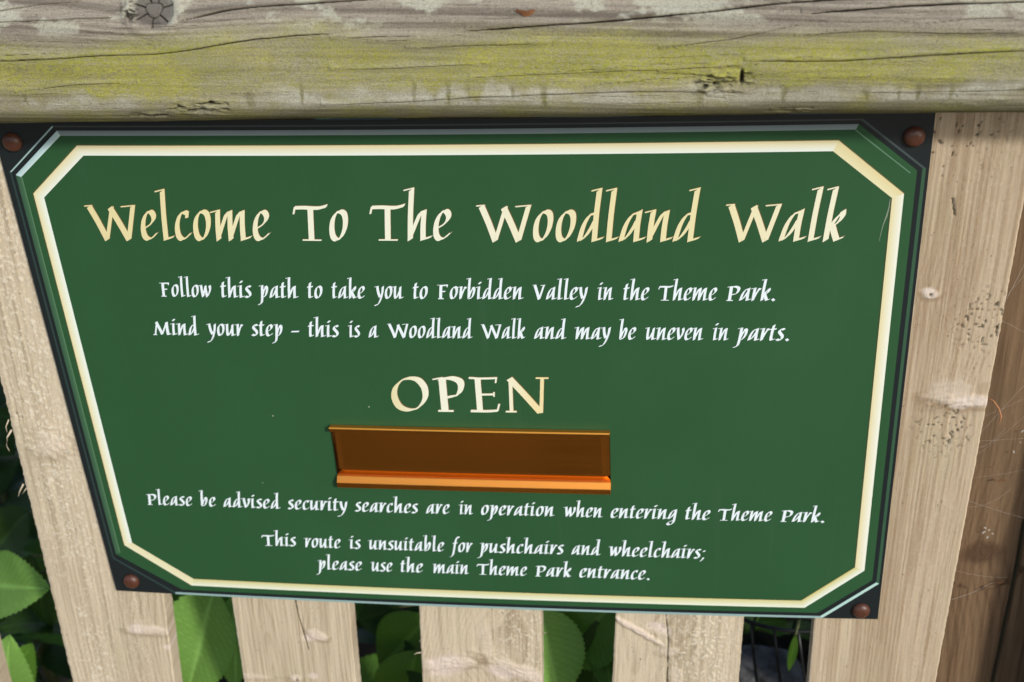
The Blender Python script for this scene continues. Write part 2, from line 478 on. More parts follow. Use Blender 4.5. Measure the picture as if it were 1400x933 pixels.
def picket(xl_top, xr_top, xl_bot, xr_bot, z_top, z_bot, m, seed, knots=(), b0=.05, depth=.02, tilt=.02, ring=.0045,
           dense=(-.33, .222), cracks=(), rough_left=0, flecks=(), scars=(), specks=(), split=None, label=None, y0=PY, thick=PT, zt=.2245, zb=GZ - .03, res=.0008, fuzz=()):
    """edges given at two heights of the sign plane, run straight through them"""
    def ex(x1, x2, z): return x1 + (x2 - x1) * (z - z_top) / (z_bot - z_top)
    z_d = np.arange(dense[0], dense[1], res * 1.3)
    zs = np.concatenate([np.linspace(zb, dense[0] - .004, 14), z_d, np.linspace(dense[1], zt, 6)])
    zs = np.unique(np.round(zs, 6))
    nb = int(.095 / res)
    t = np.linspace(0, 1, nb)
    Z = zs[:, None] + 0 * t[None]
    XL = ex(xl_top, xl_bot, zs)[:, None]; XR = ex(xr_top, xr_bot, zs)[:, None]
    XL = XL + thick * np.maximum(0, XL - CAM_C[0]) / .788      # edges were measured where the board's side ends
    XR = XR - thick * np.maximum(0, CAM_C[0] - XR) / .788
    rl = .0006 * (fbm(zs * 300, zs * 0, seed + 41, 3) - .5) * (1 + 1.2 * rough_left)
    rr = .0007 * (fbm(zs * 300, zs * 0, seed + 43, 3) - .5)
    X = XL + (XR - XL) * t[None] + rl[:, None] * (1 - t[None]) + rr[:, None] * t[None]
    bb = (t[None] - .5) * .093 + 0 * Z
    tone, kn, rel = board_field(Z, bb, seed, knots, b0, depth, tilt, ring)
    ck = np.zeros_like(Z)
    for pts, wd in cracks:
        pz = np.array([q[1] for q in pts]); px = np.array([q[0] for q in pts])
        o = np.argsort(pz)
        cx = np.interp(Z, pz[o], px[o])
        inside = (Z > pz.min()) & (Z < pz.max())
        ww = wd * (.5 + fbm(Z * 200, Z * 0, seed + 77, 2))
        ck = np.maximum(ck, np.where(inside, 1 - sstep(.3, 1.0, np.abs(X - cx) / ww), 0))
    for ka, kb, kr, hgt in fuzz:       # torn fibres standing proud round a knot
        d = np.sqrt(((Z - ka) / kr) ** 2 + ((bb - kb) / (kr * 2.2)) ** 2)
        rel = rel + hgt * (1 - sstep(.2, 1, d)) * fbm(Z * 500, bb * 260, seed + 5, 3)
    for u, v, ru, rv, an, amt in scars:        # pale pinkish branch scars
        c = at(u, v, y0); dx = X - c[0]; dz = Z - c[2]
        e1 = dx * math.cos(an) + dz * math.sin(an); e2 = -dx * math.sin(an) + dz * math.cos(an)
        d = np.sqrt((e1 / ru) ** 2 + (e2 / rv) ** 2) + .55 * (fbm(X * 130, Z * 160, seed + int(u), 3) - .5)
        g = 1 - sstep(.45, 1.05, d)
        rng_ = sstep(.35, .65, fbm(e1 * 90, e2 * 900, seed + 5, 3))
        kn = np.maximum(kn, g * amt * (.55 + .45 * rng_))
        tone = tone * (1 - .75 * g * amt) + .65 * amt * np.exp(-((d - 1.15) / .22) ** 2) * (e2 < .25 * rv)
        rel = rel + .0011 * amt * g * (.5 + fbm(e1 * 120, e2 * 500, seed + 6, 3))
    for u, v, rad_, th in specks:              # dark green specks of algae
        c = at(u, v, y0); d = np.hypot(X - c[0], Z - c[2]) / rad_
        f = sstep(th, th + .06, fbm(X * 620, Z * 520, seed + int(v), 2)) * (1 - sstep(.3, 1, d))
        ck = np.maximum(ck, .85 * f)
    if split is not None:
        tone = np.clip(tone + split[1] * sstep(split[0] - .008, split[0] + .012, bb + .006 * (fbm(Z * 8, bb * 0, seed + 3, 2) - .5)) - split[1] * .25, 0, 1)
    fl = np.zeros_like(Z)
    for bc, bw, amt in flecks:         # torn pale fibre ends left by the saw
        msk = np.exp(-((bb - bc + .010 * (fbm(Z * 9, bb * 10, seed + 61, 2) - .5)) / bw) ** 2) * sstep(.15, .5, fbm(Z * 14, bb * 40, seed + 63, 3))
        f = sstep(.58, .70, fbm(Z * 520 + bb * 120, bb * 640, seed + 65, 2)) * msk * amt
        fl = np.maximum(fl, f)
    rel = rel + .00045 * fl
    edge = np.minimum(t, 1 - t)[None] * .093
    rnd = .0006 * (1 - sstep(0, .0011, edge)) ** 2
    Y = y0 - rel + .0018 * ck + rnd
    # wrap: front grid plus side and back columns
    back = np.full((len(zs), 1), y0 + thick)
    P = np.stack([X, Y, Z], -1)
    lft = np.stack([X[:, :1], back, Z[:, :1]], -1); rgt = np.stack([X[:, -1:], back, Z[:, -1:]], -1)
    # doubled columns keep the side corners crisp
    P = np.concatenate([rgt, lft, P[:, :1], P, P[:, -1:], rgt], 1)
    A = np.stack([tone, kn, ck], -1)
    A = np.concatenate([A[:, -1:], A[:, :1], A[:, :1], A, A[:, -1:], A[:, -1:]], 1)
    B = np.stack([fl, 0 * fl, 0 * fl], -1)
    B = np.concatenate([B[:, -1:], B[:, :1], B[:, :1], B, B[:, -1:], B[:, -1:]], 1)
    me = grid_mesh('picket', P, m, {'wood': A, 'fibre': B}, flat=(0, 1, 2, -1, -2))
    bm = bmesh.new(); bm.from_mesh(me)
    bmesh.ops.remove_doubles(bm, verts=[v for v in bm.verts if v.co.y > y0 + thick - 1e-5], dist=1e-6)
    ed = [e for e in bm.edges if e.is_boundary]
    bmesh.ops.holes_fill(bm, edges=ed, sides=0)
    bm.to_mesh(me); bm.free()
    return link('picket', me, fence, label)

PK = dict
qa = at(0, 862, PY); qb = at(18, 933, PY)
picket(qa[0] - .093, qa[0], qb[0] - .093, qb[0], qa[2], qb[2], M['picket'], 3, dense=(-.36, -.2), label='leftmost picket, a sliver at the frame edge')
picket(-.3570, -.2425, -.3722, -.2698, -.0098, -.3084, M['picket'], 11,
       knots=[(-.048, .012, .007, .3), (-.245, .020, .006, .1), (-.265, .044, .003, 0)], b0=.055, depth=.012, tilt=.05, ring=.0042,
       fuzz=[(-.055, -.01, .028, .0016), (-.245, .02, .01, .0012)], rough_left=1, scars=[(70, 607, .018, .012, .3, .55), (208, 862, .022, .006, .0, .8), (238, 880, .004, .003, 0, .5)], specks=[(20, 560, .02, .74)], split=(-.004, .18), flecks=[(-.022, .022, 1.0), (.02, .02, .35)], label='rough sawn picket at the left with torn fibres')
picket(-.2109, -.1071, -.2154, -.1116, -.2040, -.2957, M['picket'], 23,
       scars=[(433, 868, .010, .006, -.3, .8), (405, 928, .006, .005, 0, .8), (345, 925, .02, .004, 0, .4)], specks=[(407, 930, .004, .5)], knots=[(-.248, .012, .0042, 0), (-.291, .012, .0035, 0)], b0=-.02, depth=.03, tilt=.10, ring=.0036, dense=(-.34, -.19),
       cracks=[([(-.158, -.200), (-.157, -.225), (-.1535, -.262)], .0006)], res=.0006)
picket(-.0547, .0461, -.0591, .0435, -.2065, -.2860, M['picket'], 37,
       scars=[(612, 908, .030, .007, .25, .9), (712, 918, .030, .009, -.45, .9), (665, 880, .006, .03, .1, .35)], knots=[(-.272, -.028, .012, .5), (-.276, .018, .009, -.5)], b0=.03, depth=.02, tilt=.04, ring=.0046, dense=(-.34, -.19),
       fuzz=[(-.265, 0, .018, .0014)], flecks=[(.03, .02, .8)], res=.0006)
picket(.1035, .2032, .0997, .2010, -.2036, -.2765, M['picket'], 51,
       scars=[(872, 862, .032, .0035, -.62, 1.0), (915, 890, .010, .006, .2, .6), (925, 925, .006, .02, .1, .4)], knots=[(-.222, -.014, .0065, -.8)], b0=-.03, depth=.02, tilt=-.05, ring=.0050, dense=(-.33, -.19),
       cracks=[([(.1420, -.2), (.1445, -.235), (.1435, -.29)], .0005)], fuzz=[(-.235, .02, .03, .0010)], flecks=[(.02, .03, 1.0)], res=.0006)
picket(.2557, .3600, .2544, .3540, -.0325, -.2702, M['picket_tan'], 67,
       scars=[(1272, 402, .0065, .0045, 0, .9), (1325, 548, .024, .0062, -.05, 1.0), (1300, 535, .02, .012, .2, .45)], specks=[(1352, 440, .034, .69), (1272, 403, .0016, .2), (1300, 180, .05, .76), (1290, 585, .03, .72)], split=(-.008, .34), knots=[(.083, .002, .0030, 0), (-.004, .030, .0055, .2)], b0=.06, depth=.01, tilt=.015, ring=.0030,
       cracks=[([(.3206, .150), (.3235, .137)], .0007)], fuzz=[(-.004, .022, .011, .0022)], flecks=[(.025, .02, .15)], label='right hand picket beside the dark post')

# torn splinters along the sawn edges
def splinter(pts, y, r0):
    P_ = [Vector(at(u, v, y - .0015 * k)) for k, (u, v) in enumerate(pts)]
    V, F = tube(P_, [r0 * (1 - .8 * k / (len(P_) - 1)) for k in range(len(P_))], 5)
    link('splinter', mesh_of('splinter', V, F, M['picket'], True), fence)
for pts, rr in (([(16, 588), (10, 598), (9, 610), (13, 617)], .0009), ([(12, 574), (8, 584), (10, 592)], .0006), ([(32, 662), (27, 672), (25, 679)], .0008), ([(36, 668), (30, 676)], .0005),
                ([(577, 892), (570, 893), (566, 895)], .0007), ([(576, 874), (573, 878)], .0005), ([(742, 866), (747, 865)], .0006)):
    splinter(pts, PY + .002, rr)

# the fence runs on past both edges of the view
picket(.4330, .5320, .4270, .5250, -.0325, -.2702, M['picket'], 71, res=.002)
picket(.5660, .6640, .5600, .6590, -.0325, -.2702, M['picket'], 73, res=.002)
picket(-.6500, -.5530, -.6640, -.5660, -.0325, -.2702, M['picket'], 79, res=.002)

# the rails at the back that the boards are nailed to
for zc in (.13, -.56):
    V = [(-1.2, PY + PT + .002, zc - .035), (.345, PY + PT + .002, zc - .035), (.345, PY + PT + .034, zc - .035), (-1.2, PY + PT + .034, zc - .035)]
    V += [(x, y, zc + .035) for x, y, z in V]
    F = [(3, 2, 1, 0), (4, 5, 6, 7), (0, 1, 5, 4), (1, 2, 6, 5), (2, 3, 7, 6), (3, 0, 4, 7)]
    link('back_rail', mesh_of('back_rail', V, F, M['post']), fence)

# square post at the right, behind the last board
def post():
    y0 = .045
    x0, x1 = .350, .520
    zs = np.concatenate([np.linspace(GZ - .05, -.36, 10), np.arange(-.35, .2243, .0012)])
    t = np.linspace(0, 1, 150)
    Z = zs[:, None] + 0 * t[None]; X = x0 + (x1 - x0) * t[None] + 0 * Z
    k1 = at(1343, 757, y0); c1 = at(1392, 770, y0); c2 = at(1358, 933, y0); c3 = at(1400, 720, y0)
    tone, kn, rel = board_field(Z, X - .448, 83, [(k1[2], k1[0] - .448, .012, .2)], .05, .012, .05, .006)
    ck = np.zeros_like(Z)
    cx = np.interp(Z, [c2[2] - .1, c2[2], c1[2], c3[2], c3[2] + .1], [c2[0] - .014, c2[0], c1[0], c3[0], c3[0] + .01])
    ck = np.where(Z < c3[2] + .1, 1 - sstep(.3, 1, np.abs(X - cx) / .0022), 0)
    rad = np.hypot((X - k1[0]) / 1.1, Z - k1[2] + .004)
    arc = (1 - sstep(.2, 1, np.abs(rad - .030) / .004)) * (Z < k1[2]) * sstep(.4, .6, fbm(X * 300, Z * 300, 3, 3))
    tone = np.clip(tone + .5 * arc, 0, 1)
    Y = y0 - rel * 1.4 + .006 * ck - .002 * arc * fbm(X * 500, Z * 500, 4, 2)
    e = np.minimum(t, 1 - t)[None] * (x1 - x0)
    Y = Y + .004 * (1 - sstep(0, .006, e)) ** 2
    P = np.stack([X, Y, Z], -1)
    bk = np.full((len(zs), 1), y0 + .12)
    lft = np.stack([X[:, :1], bk, Z[:, :1]], -1); rgt = np.stack([X[:, -1:], bk, Z[:, -1:]], -1)
    P = np.concatenate([rgt, lft, P[:, :1], P, P[:, -1:], rgt], 1)
    A = np.stack([tone, np.maximum(kn, arc), ck], -1)
    A = np.concatenate([A[:, -1:], A[:, :1], A[:, :1], A, A[:, -1:], A[:, -1:]], 1)
    link('post', grid_mesh('post', P, M['post'], {'wood': A}, flat=(0, 1, 2, -1, -2)), fence, 'old dark brown post with a long vertical crack')
post()

# ------------------------------------------------------------------ top rail: a rounded timber capping the boards
RC = (-.040, .2448, .020)       # lower front rounding: y, z, radius
RY = -.060
def rail_profile():
    pts = [(.060, .2255), (.02, .2250), (-.02, .2248), (-.040, .2248)]
    for k in range(1, 61):
        a = R(270 - 90 * k / 60)
        pts.append((RC[0] + RC[2] * math.cos(a), RC[1] + RC[2] * math.sin(a)))
    pts += [(RY + .0, z) for z in np.linspace(.2453, .276, 80)]
    for k in range(1, 90):
        a = R(180 - 80 * k / 89)
        pts.append((RY + .045 + .045 * math.cos(a), .2762 + .045 * math.sin(a)))
    pts += [(.02, .3215), (.055, .316), (.066, .305), (.066, .235)]
    return np.array(pts)
RP = rail_profile()
RS = np.concatenate([[0], np.cumsum(np.hypot(*(RP[1:] - RP[:-1]).T))])
def on_rail(u, v):
    """picture point -> (x, s): place along the rail and round its profile"""
    d = ray(u, v)
    best = None
    for i in range(3, len(RP) - 5):
        y0, z0 = RP[i]; y1, z1 = RP[i + 1]
        # ray in the y-z plane against the profile segment
        A = np.array([[d[1], -(y1 - y0)], [d[2], -(z1 - z0)]])
        if abs(np.linalg.det(A)) < 1e-12: continue
        t, k = np.linalg.solve(A, np.array([y0 - CAM_C[1], z0 - CAM_C[2]]))
        if -.001 <= k <= 1.001 and (best is None or t < best[0]):
            best = (t, RS[i] + k * (RS[i + 1] - RS[i]))
    if best is None:
        best = ((RY - CAM_C[1]) / d[1], RS[66])
    return CAM_C[0] + d[0] * best[0], best[1]
def rail():
    xs = np.concatenate([np.linspace(-1.3, -.44, 40), np.arange(-.435, .515, .00068), np.linspace(.52, 1.3, 40)])
    ss = np.concatenate([np.linspace(0, RS[3], 10), np.arange(RS[3] + .0003, RS[-5], .00036), np.linspace(RS[-5], RS[-1], 16)])
    X, Sg = np.meshgrid(xs, ss)
    py = np.interp(ss, RS, RP[:, 0]); pz = np.interp(ss, RS, RP[:, 1])
    ty = np.gradient(py, ss); tz = np.gradient(pz, ss)
    ny, nz = -tz, ty
    ln = np.hypot(ny, nz); ny, nz = ny / ln, nz / ln
    # outward: away from the middle of the timber
    sgn = np.sign(ny * (py - 0) + nz * (pz - .27)); ny, nz = ny * sgn, nz * sgn
    def rl(pts): return np.array([on_rail(u, v) for u, v in pts])
    crack = np.zeros_like(X); relief = np.zeros_like(X); knot = np.zeros_like(X)
    lines = [
        ([(-60, 86), (0, 84), (60, 82), (150, 76), (220, 75), (290, 64), (350, 54), (420, 48), (478, 46)], .0007, .8),
        ([(-60, 35), (0, 31), (80, 27), (150, 25)], .0005, .7),
        ([(245, 31), (290, 18), (330, 11), (400, 6), (500, 0), (560, -6)], .0008, 1),
        ([(-60, 25), (0, 15), (60, 6), (115, 2)], .0006, .7),
        ([(20, 126), (100, 117), (190, 113)], .0004, .45),
        ([(0, 56), (70, 58), (150, 55)], .0003, .3),
        ([(450, 53), (510, 51), (570, 50)], .0005, .6),
        ([(636, 43), (750, 36), (850, 28), (920, 22), (990, 14), (1050, 6), (1110, 2), (1200, -3)], .0009, 1),
        ([(555, 67), (650, 63), (750, 60)], .0004, .5),
        ([(450, 96), (560, 93), (680, 87)], .0004, .55),
        ([(640, 107), (750, 102), (830, 98), (950, 94), (1040, 88)], .0004, .5),
        ([(440, 144), (560, 140), (650, 134), (750, 130), (840, 126), (910, 125), (966, 127)], .0006, .75),
        ([(1095, 20), (1250, 8), (1400, 3), (1470, 0)], .0008, 1),
        ([(1085, 50), (1190, 43), (1300, 47), (1400, 46)], .0005, .45),
        ([(1018, 85), (1060, 84), (1130, 85), (1250, 78), (1400, 70), (1470, 68)], .0008, .95),
        ([(900, 66), (1000, 54), (1098, 33)], .0004, .5),
        ([(1180, 128), (1280, 126), (1400, 124), (1470, 124)], .0005, .5),
        ([(900, 100), (970, 103), (1015, 117)], .0006, .5),
        ([(1250, 34), (1330, 26), (1400, 25)], .0004, .5),
    ]
    rng = np.random.RandomState(5)
    for _ in range(60):                                    # hairline checks
        u = rng.uniform(-40, 1400); v = rng.uniform(4, 150); L = rng.uniform(40, 170); sl = -rng.uniform(.0, .06)
        lines.append(([(u, v), (u + L * .5, v + L * .5 * sl + rng.uniform(-1, 1)), (u + L, v + L * sl)], .00028, rng.uniform(.15, .4)))
    for pts, wd, st in lines:
        q = rl(pts); q = q[np.argsort(q[:, 0])]
        inside = (xs > q[0, 0]) & (xs < q[-1, 0])
        k = np.where(inside)[0]
        if len(k) < 3: continue
        x = xs[k]
        cs = np.interp(x, q[:, 0], q[:, 1])
        ker = np.ones(41) / 41
        if len(cs) > 120: cs = np.convolve(np.pad(cs, 20, 'edge'), ker, 'valid')
        cs = cs + .0006 * (fbm(x * 60, x * 0, int(pts[0][1]) + 300, 3) - .5)
        en = np.minimum(x - q[0, 0], q[-1, 0] - x)
        ww = .55 * wd * (.35 + .9 * fbm(x * 45, x * 0, int(pts[0][0]) + 900, 3)) * sstep(0, .03, en + .004)
        d = (ss[:, None] - cs[None])
        c = (1 - sstep(.45, 1.25, np.abs(d) / ww[None])) * st
        crack[:, k] = np.maximum(crack[:, k], c)
        relief[:, k] += .0009 * st * np.exp(-((d - 2.2 * wd) / (.0016)) ** 2)       # the lip under the crack
    # knot with star checks near the left
    kx, ks = on_rail(209, 13)
    dx = (X - kx); ds = (Sg - ks) * 1.12
    rr = np.hypot(dx, ds); th = np.arctan2(ds, dx)
    kr = .0125
    knot = np.maximum(knot, (1 - sstep(kr * .75, kr * 1.15, rr + .003 * (fbm(X * 200, Sg * 200, 8, 3) - .5))) * .85)
    ringk = (1 - sstep(.3, 1, np.abs(rr - .0052 - .0006 * np.sin(3 * th)) / .0006)) * .7
    star = np.zeros_like(X)
    for a0 in (0.25, 1.15, 1.9, 2.8, 3.7, 4.6, 5.5):
        da = np.abs((th - a0 + math.pi) % (2 * math.pi) - math.pi) * rr
        star = np.maximum(star, (1 - sstep(.3, 1, da / .0006)) * (rr > .005) * (rr < kr * 1.0))
    crack = np.maximum(crack, np.maximum(ringk * .55, star * .7))
    relief += .0015 * np.exp(-((rr - kr * 1.25) / .004) ** 2) - .0008 * (rr < kr)
    bx, bs = on_rail(176, 16)
    d = np.hypot((X - bx) / .007, (Sg - bs) / .010)
    relief += .003 * (1 - sstep(.2, 1, d)) * (fbm(X * 260, Sg * 260, 12, 3) - .35)
    crack = np.maximum(crack, (1 - sstep(.3, 1, d)) * sstep(.58, .68, fbm(X * 300, Sg * 500, 14, 3)) * .8)
    # torn knots low on the face
    for (u, v, ru, rv, dp) in ((988, 112, .024, .012, .0042), (965, 112, .012, .008, .003), (205, 158, .016, .0045, .003), (275, 150, .03, .008, .0022), (1085, 152, .02, .004, .002)):
        gx, gs = on_rail(u, v)
        d = np.hypot((X - gx) / ru, (Sg - gs) / rv)
        n = fbm(X * 110, Sg * 330, int(u), 4)
        relief += dp * (1 - sstep(.25, 1, d)) * (n - .55) * 2.2
        crack = np.maximum(crack, (1 - sstep(.35, 1, d)) * sstep(.60, .70, fbm(X * 140, Sg * 520, int(u) + 3, 3)) * .9)
    gx, gs = on_rail(1014, 106)
    d = np.hypot((X - gx) / .0016, (Sg - gs) / .006)
    crack = np.maximum(crack, (1 - sstep(.4, 1, d)) * .9)
    # grain
    push = .006 * np.exp(-((X - kx) / .05) ** 2 - ((Sg - ks) / .02) ** 2)
    g = Sg + push + X * .035 + .004 * (fbm(X * 5, Sg * 30, 3, 3) - .5)
    tone = np.clip(.8 * fbm(X * 6, g * 480, 21, 4) + .6 * (fbm(X * 9, g * 90, 23, 4) - .5), 0, 1)
    tone = sstep(.2, .75, tone)
    relief += .0005 * (fbm(X * 10, g * 520, 25, 3) - .5) + .0016 * (fbm(X * 14, g * 40, 27, 3) - .5)
    # growth: R algae, G pale lichen dust, B dark streaks and painted underside shade
    def sv(v): return on_rail(700, v)[1]
    n1 = fbm(X * 12, Sg * 40, 31, 5); n2 = fbm(X * 40, Sg * 90, 33, 4); n3 = fbm(X * 3.2, Sg * 9, 35, 3)
    top = sv(44) + .016 * (n3 - .5) + .018 * (n1 - .5) + .004 * (fbm(X * 90, Sg * 200, 32, 3) - .5)
    low = sv(126) + .012 * (fbm(X * 30, Sg * 12, 34, 4) - .5)
    alg = sstep(low - .006, low + .006, Sg) * (1 - sstep(top - .010, top + .009, Sg))
    alg = alg * np.clip(.86 + 1.2 * (n1 - .45) + .9 * (n2 - .5), .35, 1.0)
    alg = np.maximum(alg, (1 - sstep(low - .004, low + .004, Sg)) * (.30 + .5 * sstep(.35, .7, fbm(X * 60, Sg * 60, 37, 4))) * (Sg > RS[3]))
    pale_top = sstep(sv(48), sv(22), Sg) * sstep(.50, .60, fbm(X * 42, Sg * 75, 41, 6, .62)) * .85
    pl = sv(133)
    lob = fbm(X * 26, X * 0, 43, 3)
    scal = np.clip(np.abs(np.sin(X * 48 + 16 * fbm(X * 6, X * 0, 44, 2))) ** .6 + .9 * (fbm(X * 70, X * 0, 40, 3) - .5), 0, 1.2)
    hi = sv(137) + (.010 + .012 * (fbm(X * 9, X * 0, 48, 2) - .5)) * scal + .007 * (fbm(X * 90, Sg * 70, 49, 3) - .5)
    pale_low = (1 - sstep(hi - .0045, hi + .0030, Sg)) * sstep(sv(149), sv(140), Sg) * sstep(.40, .58, fbm(X * 14, Sg * 24, 45, 5)) * (.25 + .8 * fbm(X * 120, Sg * 200, 47, 3))
    pale_low = np.maximum(pale_low, np.exp(-((Sg - sv(146)) / .006) ** 2) * .45 * fbm(X * 80, Sg * 160, 46, 3))
    drip = np.zeros_like(X)
    for u, va, vb, wd in ((565, 114, 140, 3.2), (612, 112, 146, 3.6), (640, 118, 136, 2.5), (743, 118, 152, 4.5), (411, 112, 144, 2.6), (340, 128, 150, 8), (1185, 122, 138, 4), (1230, 118, 136, 3.2), (1256, 118, 138, 4), (1302, 118, 134, 4), (958, 120, 150, 6), (1072, 122, 142, 5), (700, 120, 132, 3), (35, 130, 142, 3)):
        x0, sa = on_rail(u, va); _, sb = on_rail(u, vb)
        ww = wd / 1900 * (.7 + .6 * fbm(Sg * 500, X * 0, u, 2)) * (1 - .45 * sstep(sa, sb, Sg))
        f = (1 - sstep(.4, 1.15, np.abs(X - x0 + .0022 * (fbm(Sg * 160, X * 0, u + 1, 3) - .5)) / ww)) * (1 - sstep(sa - .002, sa + .004, Sg)) * sstep(sb - .003, sb + .003, Sg) * (.35 + .9 * fbm(X * 500, Sg * 160, u + 5, 3))
        drip = np.maximum(drip, f * .55)
    pale_low = pale_low * (1 - np.minimum(1, drip * 1.5))
    under = (1 - sstep(sv(150), sv(140), Sg)) * .55 * (.5 + fbm(X * 30, Sg * 200, 51, 3))  # shade of the rounded underside, painted into the dark mask
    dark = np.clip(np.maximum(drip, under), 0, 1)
    pale = np.clip(np.maximum(pale_top, pale_low), 0, 1)
    alg = alg * (1 - .9 * np.clip(pale_low * 1.3, 0, 1))
    alg = np.maximum(alg, drip * .8)
    knot = np.clip(knot, 0, 1)
    relief -= .0034 * crack
    wob = .0016 * (fbm(X * 3, Sg * 8, 61, 3) - .5)
    D = relief + wob
    P = np.stack([X, py[:, None] + ny[:, None] * D, pz[:, None] + nz[:, None] * D], -1)
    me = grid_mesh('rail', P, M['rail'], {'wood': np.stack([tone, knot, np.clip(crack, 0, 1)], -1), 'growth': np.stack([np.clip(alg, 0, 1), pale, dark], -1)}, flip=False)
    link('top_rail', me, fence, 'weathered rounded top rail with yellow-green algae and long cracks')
rail()

# ------------------------------------------------------------------ sign
sign = empty('welcome_sign', (0, 0, -.2018), 'green woodland walk welcome sign with cream lettering, bolted under the mossy rail', 'sign')
PL = dict(x0=-.3074, x1=.3038, z0=-.2018, z1=.2085)

def sheet(name, poly, y_off, m, parent, nx=40):
    """flat printed shape following the slight bow of the board; poly is convex, in sign x/z"""
    bm = bmesh.new()
    vs_ = [bm.verts.new((x, 0, z)) for x, z in poly]
    bm.faces.new(vs_)
    xs = [p[0] for p in poly]
    for k in range(1, nx):
        x = min(xs) + (max(xs) - min(xs)) * k / nx
        bmesh.ops.bisect_plane(bm, geom=bm.verts[:] + bm.edges[:] + bm.faces[:], plane_co=(x, 0, 0), plane_no=(1, 0, 0))
    for v in bm.verts: v.co.y = sy(v.co.x) - y_off
    bmesh.ops.recalc_face_normals(bm, faces=bm.faces[:])
    if bm.faces and sum(f.normal.y for f in bm.faces) > 0: bmesh.ops.reverse_faces(bm, faces=bm.faces[:])
    me = bpy.data.meshes.new(name); bm.to_mesh(me); bm.free()
    me.materials.append(m)
    return link(name, me, parent)

def board():
    n = 48
    xs = np.linspace(PL['x0'], PL['x1'], n)
    bag = Bag()
    z0, z1 = PL['z0'], PL['z1']
    V = []
    for x in xs:
        y = sy(x); yb = y + .0030
        V += [(x, y, z0 + .0004), (x, y, z1), (x, yb, z1), (x, yb, z0), (x, y + .0004, z0)]
    F = []
    for i in range(n - 1):
        a = i * 5; b = a + 5
        for k in range(5):
            F.append((a + k, b + k, b + (k + 1) % 5, a + (k + 1) % 5))
    F.append((4, 3, 2, 1, 0)); e = (n - 1) * 5; F.append((e, e + 1, e + 2, e + 3, e + 4))
    bag.add(V, F)
    me = bag.mesh('back_board', [M['black']])
    bm = bmesh.new(); bm.from_mesh(me); bmesh.ops.recalc_face_normals(bm, faces=bm.faces[:]); bm.to_mesh(me); bm.free()
    return link('back_board', me, sign)
board()

def octo(x0, x1, z0, z1, ch):
    """ch: (cx, cz) for TL, TR, BR, BL; order runs TL-top, TR-top, TR-right, BR-right, BR-bottom, BL-bottom, BL-left, TL-left"""
    (a, b), (c, d), (e, f), (g, h) = ch
    return [(x0 + a, z1), (x1 - c, z1), (x1, z1 - d), (x1, z0 + f), (x1 - e, z0), (x0 + g, z0), (x0, z0 + h), (x0, z1 - b)]
def inset(x0, x1, z0, z1, ch, w):
    if not isinstance(w, (tuple, list)): w = (w, w, w, w)      # left, right, bottom, top
    k = .586 * sum(w) / 4
    return (x0 + w[0], x1 - w[1], z0 + w[2], z1 - w[3], [(a - k, b - k) for a, b in ch])
# sides in order: top, TR, right, BR, bottom, BL, left, TL
def band(bag, mats, A, B, cols, y_off, steps=1, cols2=None):
    A = octo(*A); B = octo(*B)
    for i in range(8):
        j = (i + 1) % 8
        nseg = 24 if i in (0, 4) else 4
        for s in range(steps):
            f0 = s / steps; f1 = (s + 1) / steps
            c = cols[i]
            if c is None: continue
            if cols2 is not None:
                t = (s + .5) / steps
                c = tuple(p + (q - p) * t for p, q in zip(c, cols2[i]))
            m = ink_of(c)
            if m not in mats: mats.append(m)
            mi = mats.index(m)
            def pt(f, k):
                a = A[i][0] + (A[j][0] - A[i][0]) * k, A[i][1] + (A[j][1] - A[i][1]) * k
                b = B[i][0] + (B[j][0] - B[i][0]) * k, B[i][1] + (B[j][1] - B[i][1]) * k
                x = a[0] + (b[0] - a[0]) * f; z = a[1] + (b[1] - a[1]) * f
                return (x, sy(x) - y_off, z)
            for k in range(nseg):
                bag.add([pt(f0, k / nseg), pt(f0, (k + 1) / nseg), pt(f1, (k + 1) / nseg), pt(f1, k / nseg)], [(0, 1, 2, 3)], mi)
CH = [(.0395, .034)] * 4
OUT = (-.3034, .3018, -.2014, .2052, [(.0390, .0335), (.0410, .0335), (.0400, .0355), (.047, .0345)])
PAN = (-.2995, .2965, -.1962, .2018, [(.0378, .0322), (.0380, .0315), (.0385, .0335), (.0500, .0340)])
CREAM = (-.29, .29, -.19117, .19117, [(.03997, .03519), (.04293, .0366), (.0419, .03784), (.0494, .03893)])
panel = sheet('green_panel', octo(*PAN), .00012, M['panel'], sign)
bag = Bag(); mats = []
# thin outline near the edge of the board, top side darkened for the rail's shadow
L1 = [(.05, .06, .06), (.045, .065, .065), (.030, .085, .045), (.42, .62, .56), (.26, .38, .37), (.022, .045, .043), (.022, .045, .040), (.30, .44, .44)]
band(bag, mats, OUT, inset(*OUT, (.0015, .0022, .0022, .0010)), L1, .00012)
# pale inner moulding line printed round the panel; rail shade painted into its top side
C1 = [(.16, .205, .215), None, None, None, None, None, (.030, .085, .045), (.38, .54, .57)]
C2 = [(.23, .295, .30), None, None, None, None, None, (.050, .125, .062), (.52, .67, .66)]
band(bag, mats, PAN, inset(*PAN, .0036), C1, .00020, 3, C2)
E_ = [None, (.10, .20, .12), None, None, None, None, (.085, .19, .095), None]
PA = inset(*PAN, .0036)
band(bag, mats, PA, inset(*PA, .0008), E_, .00020)
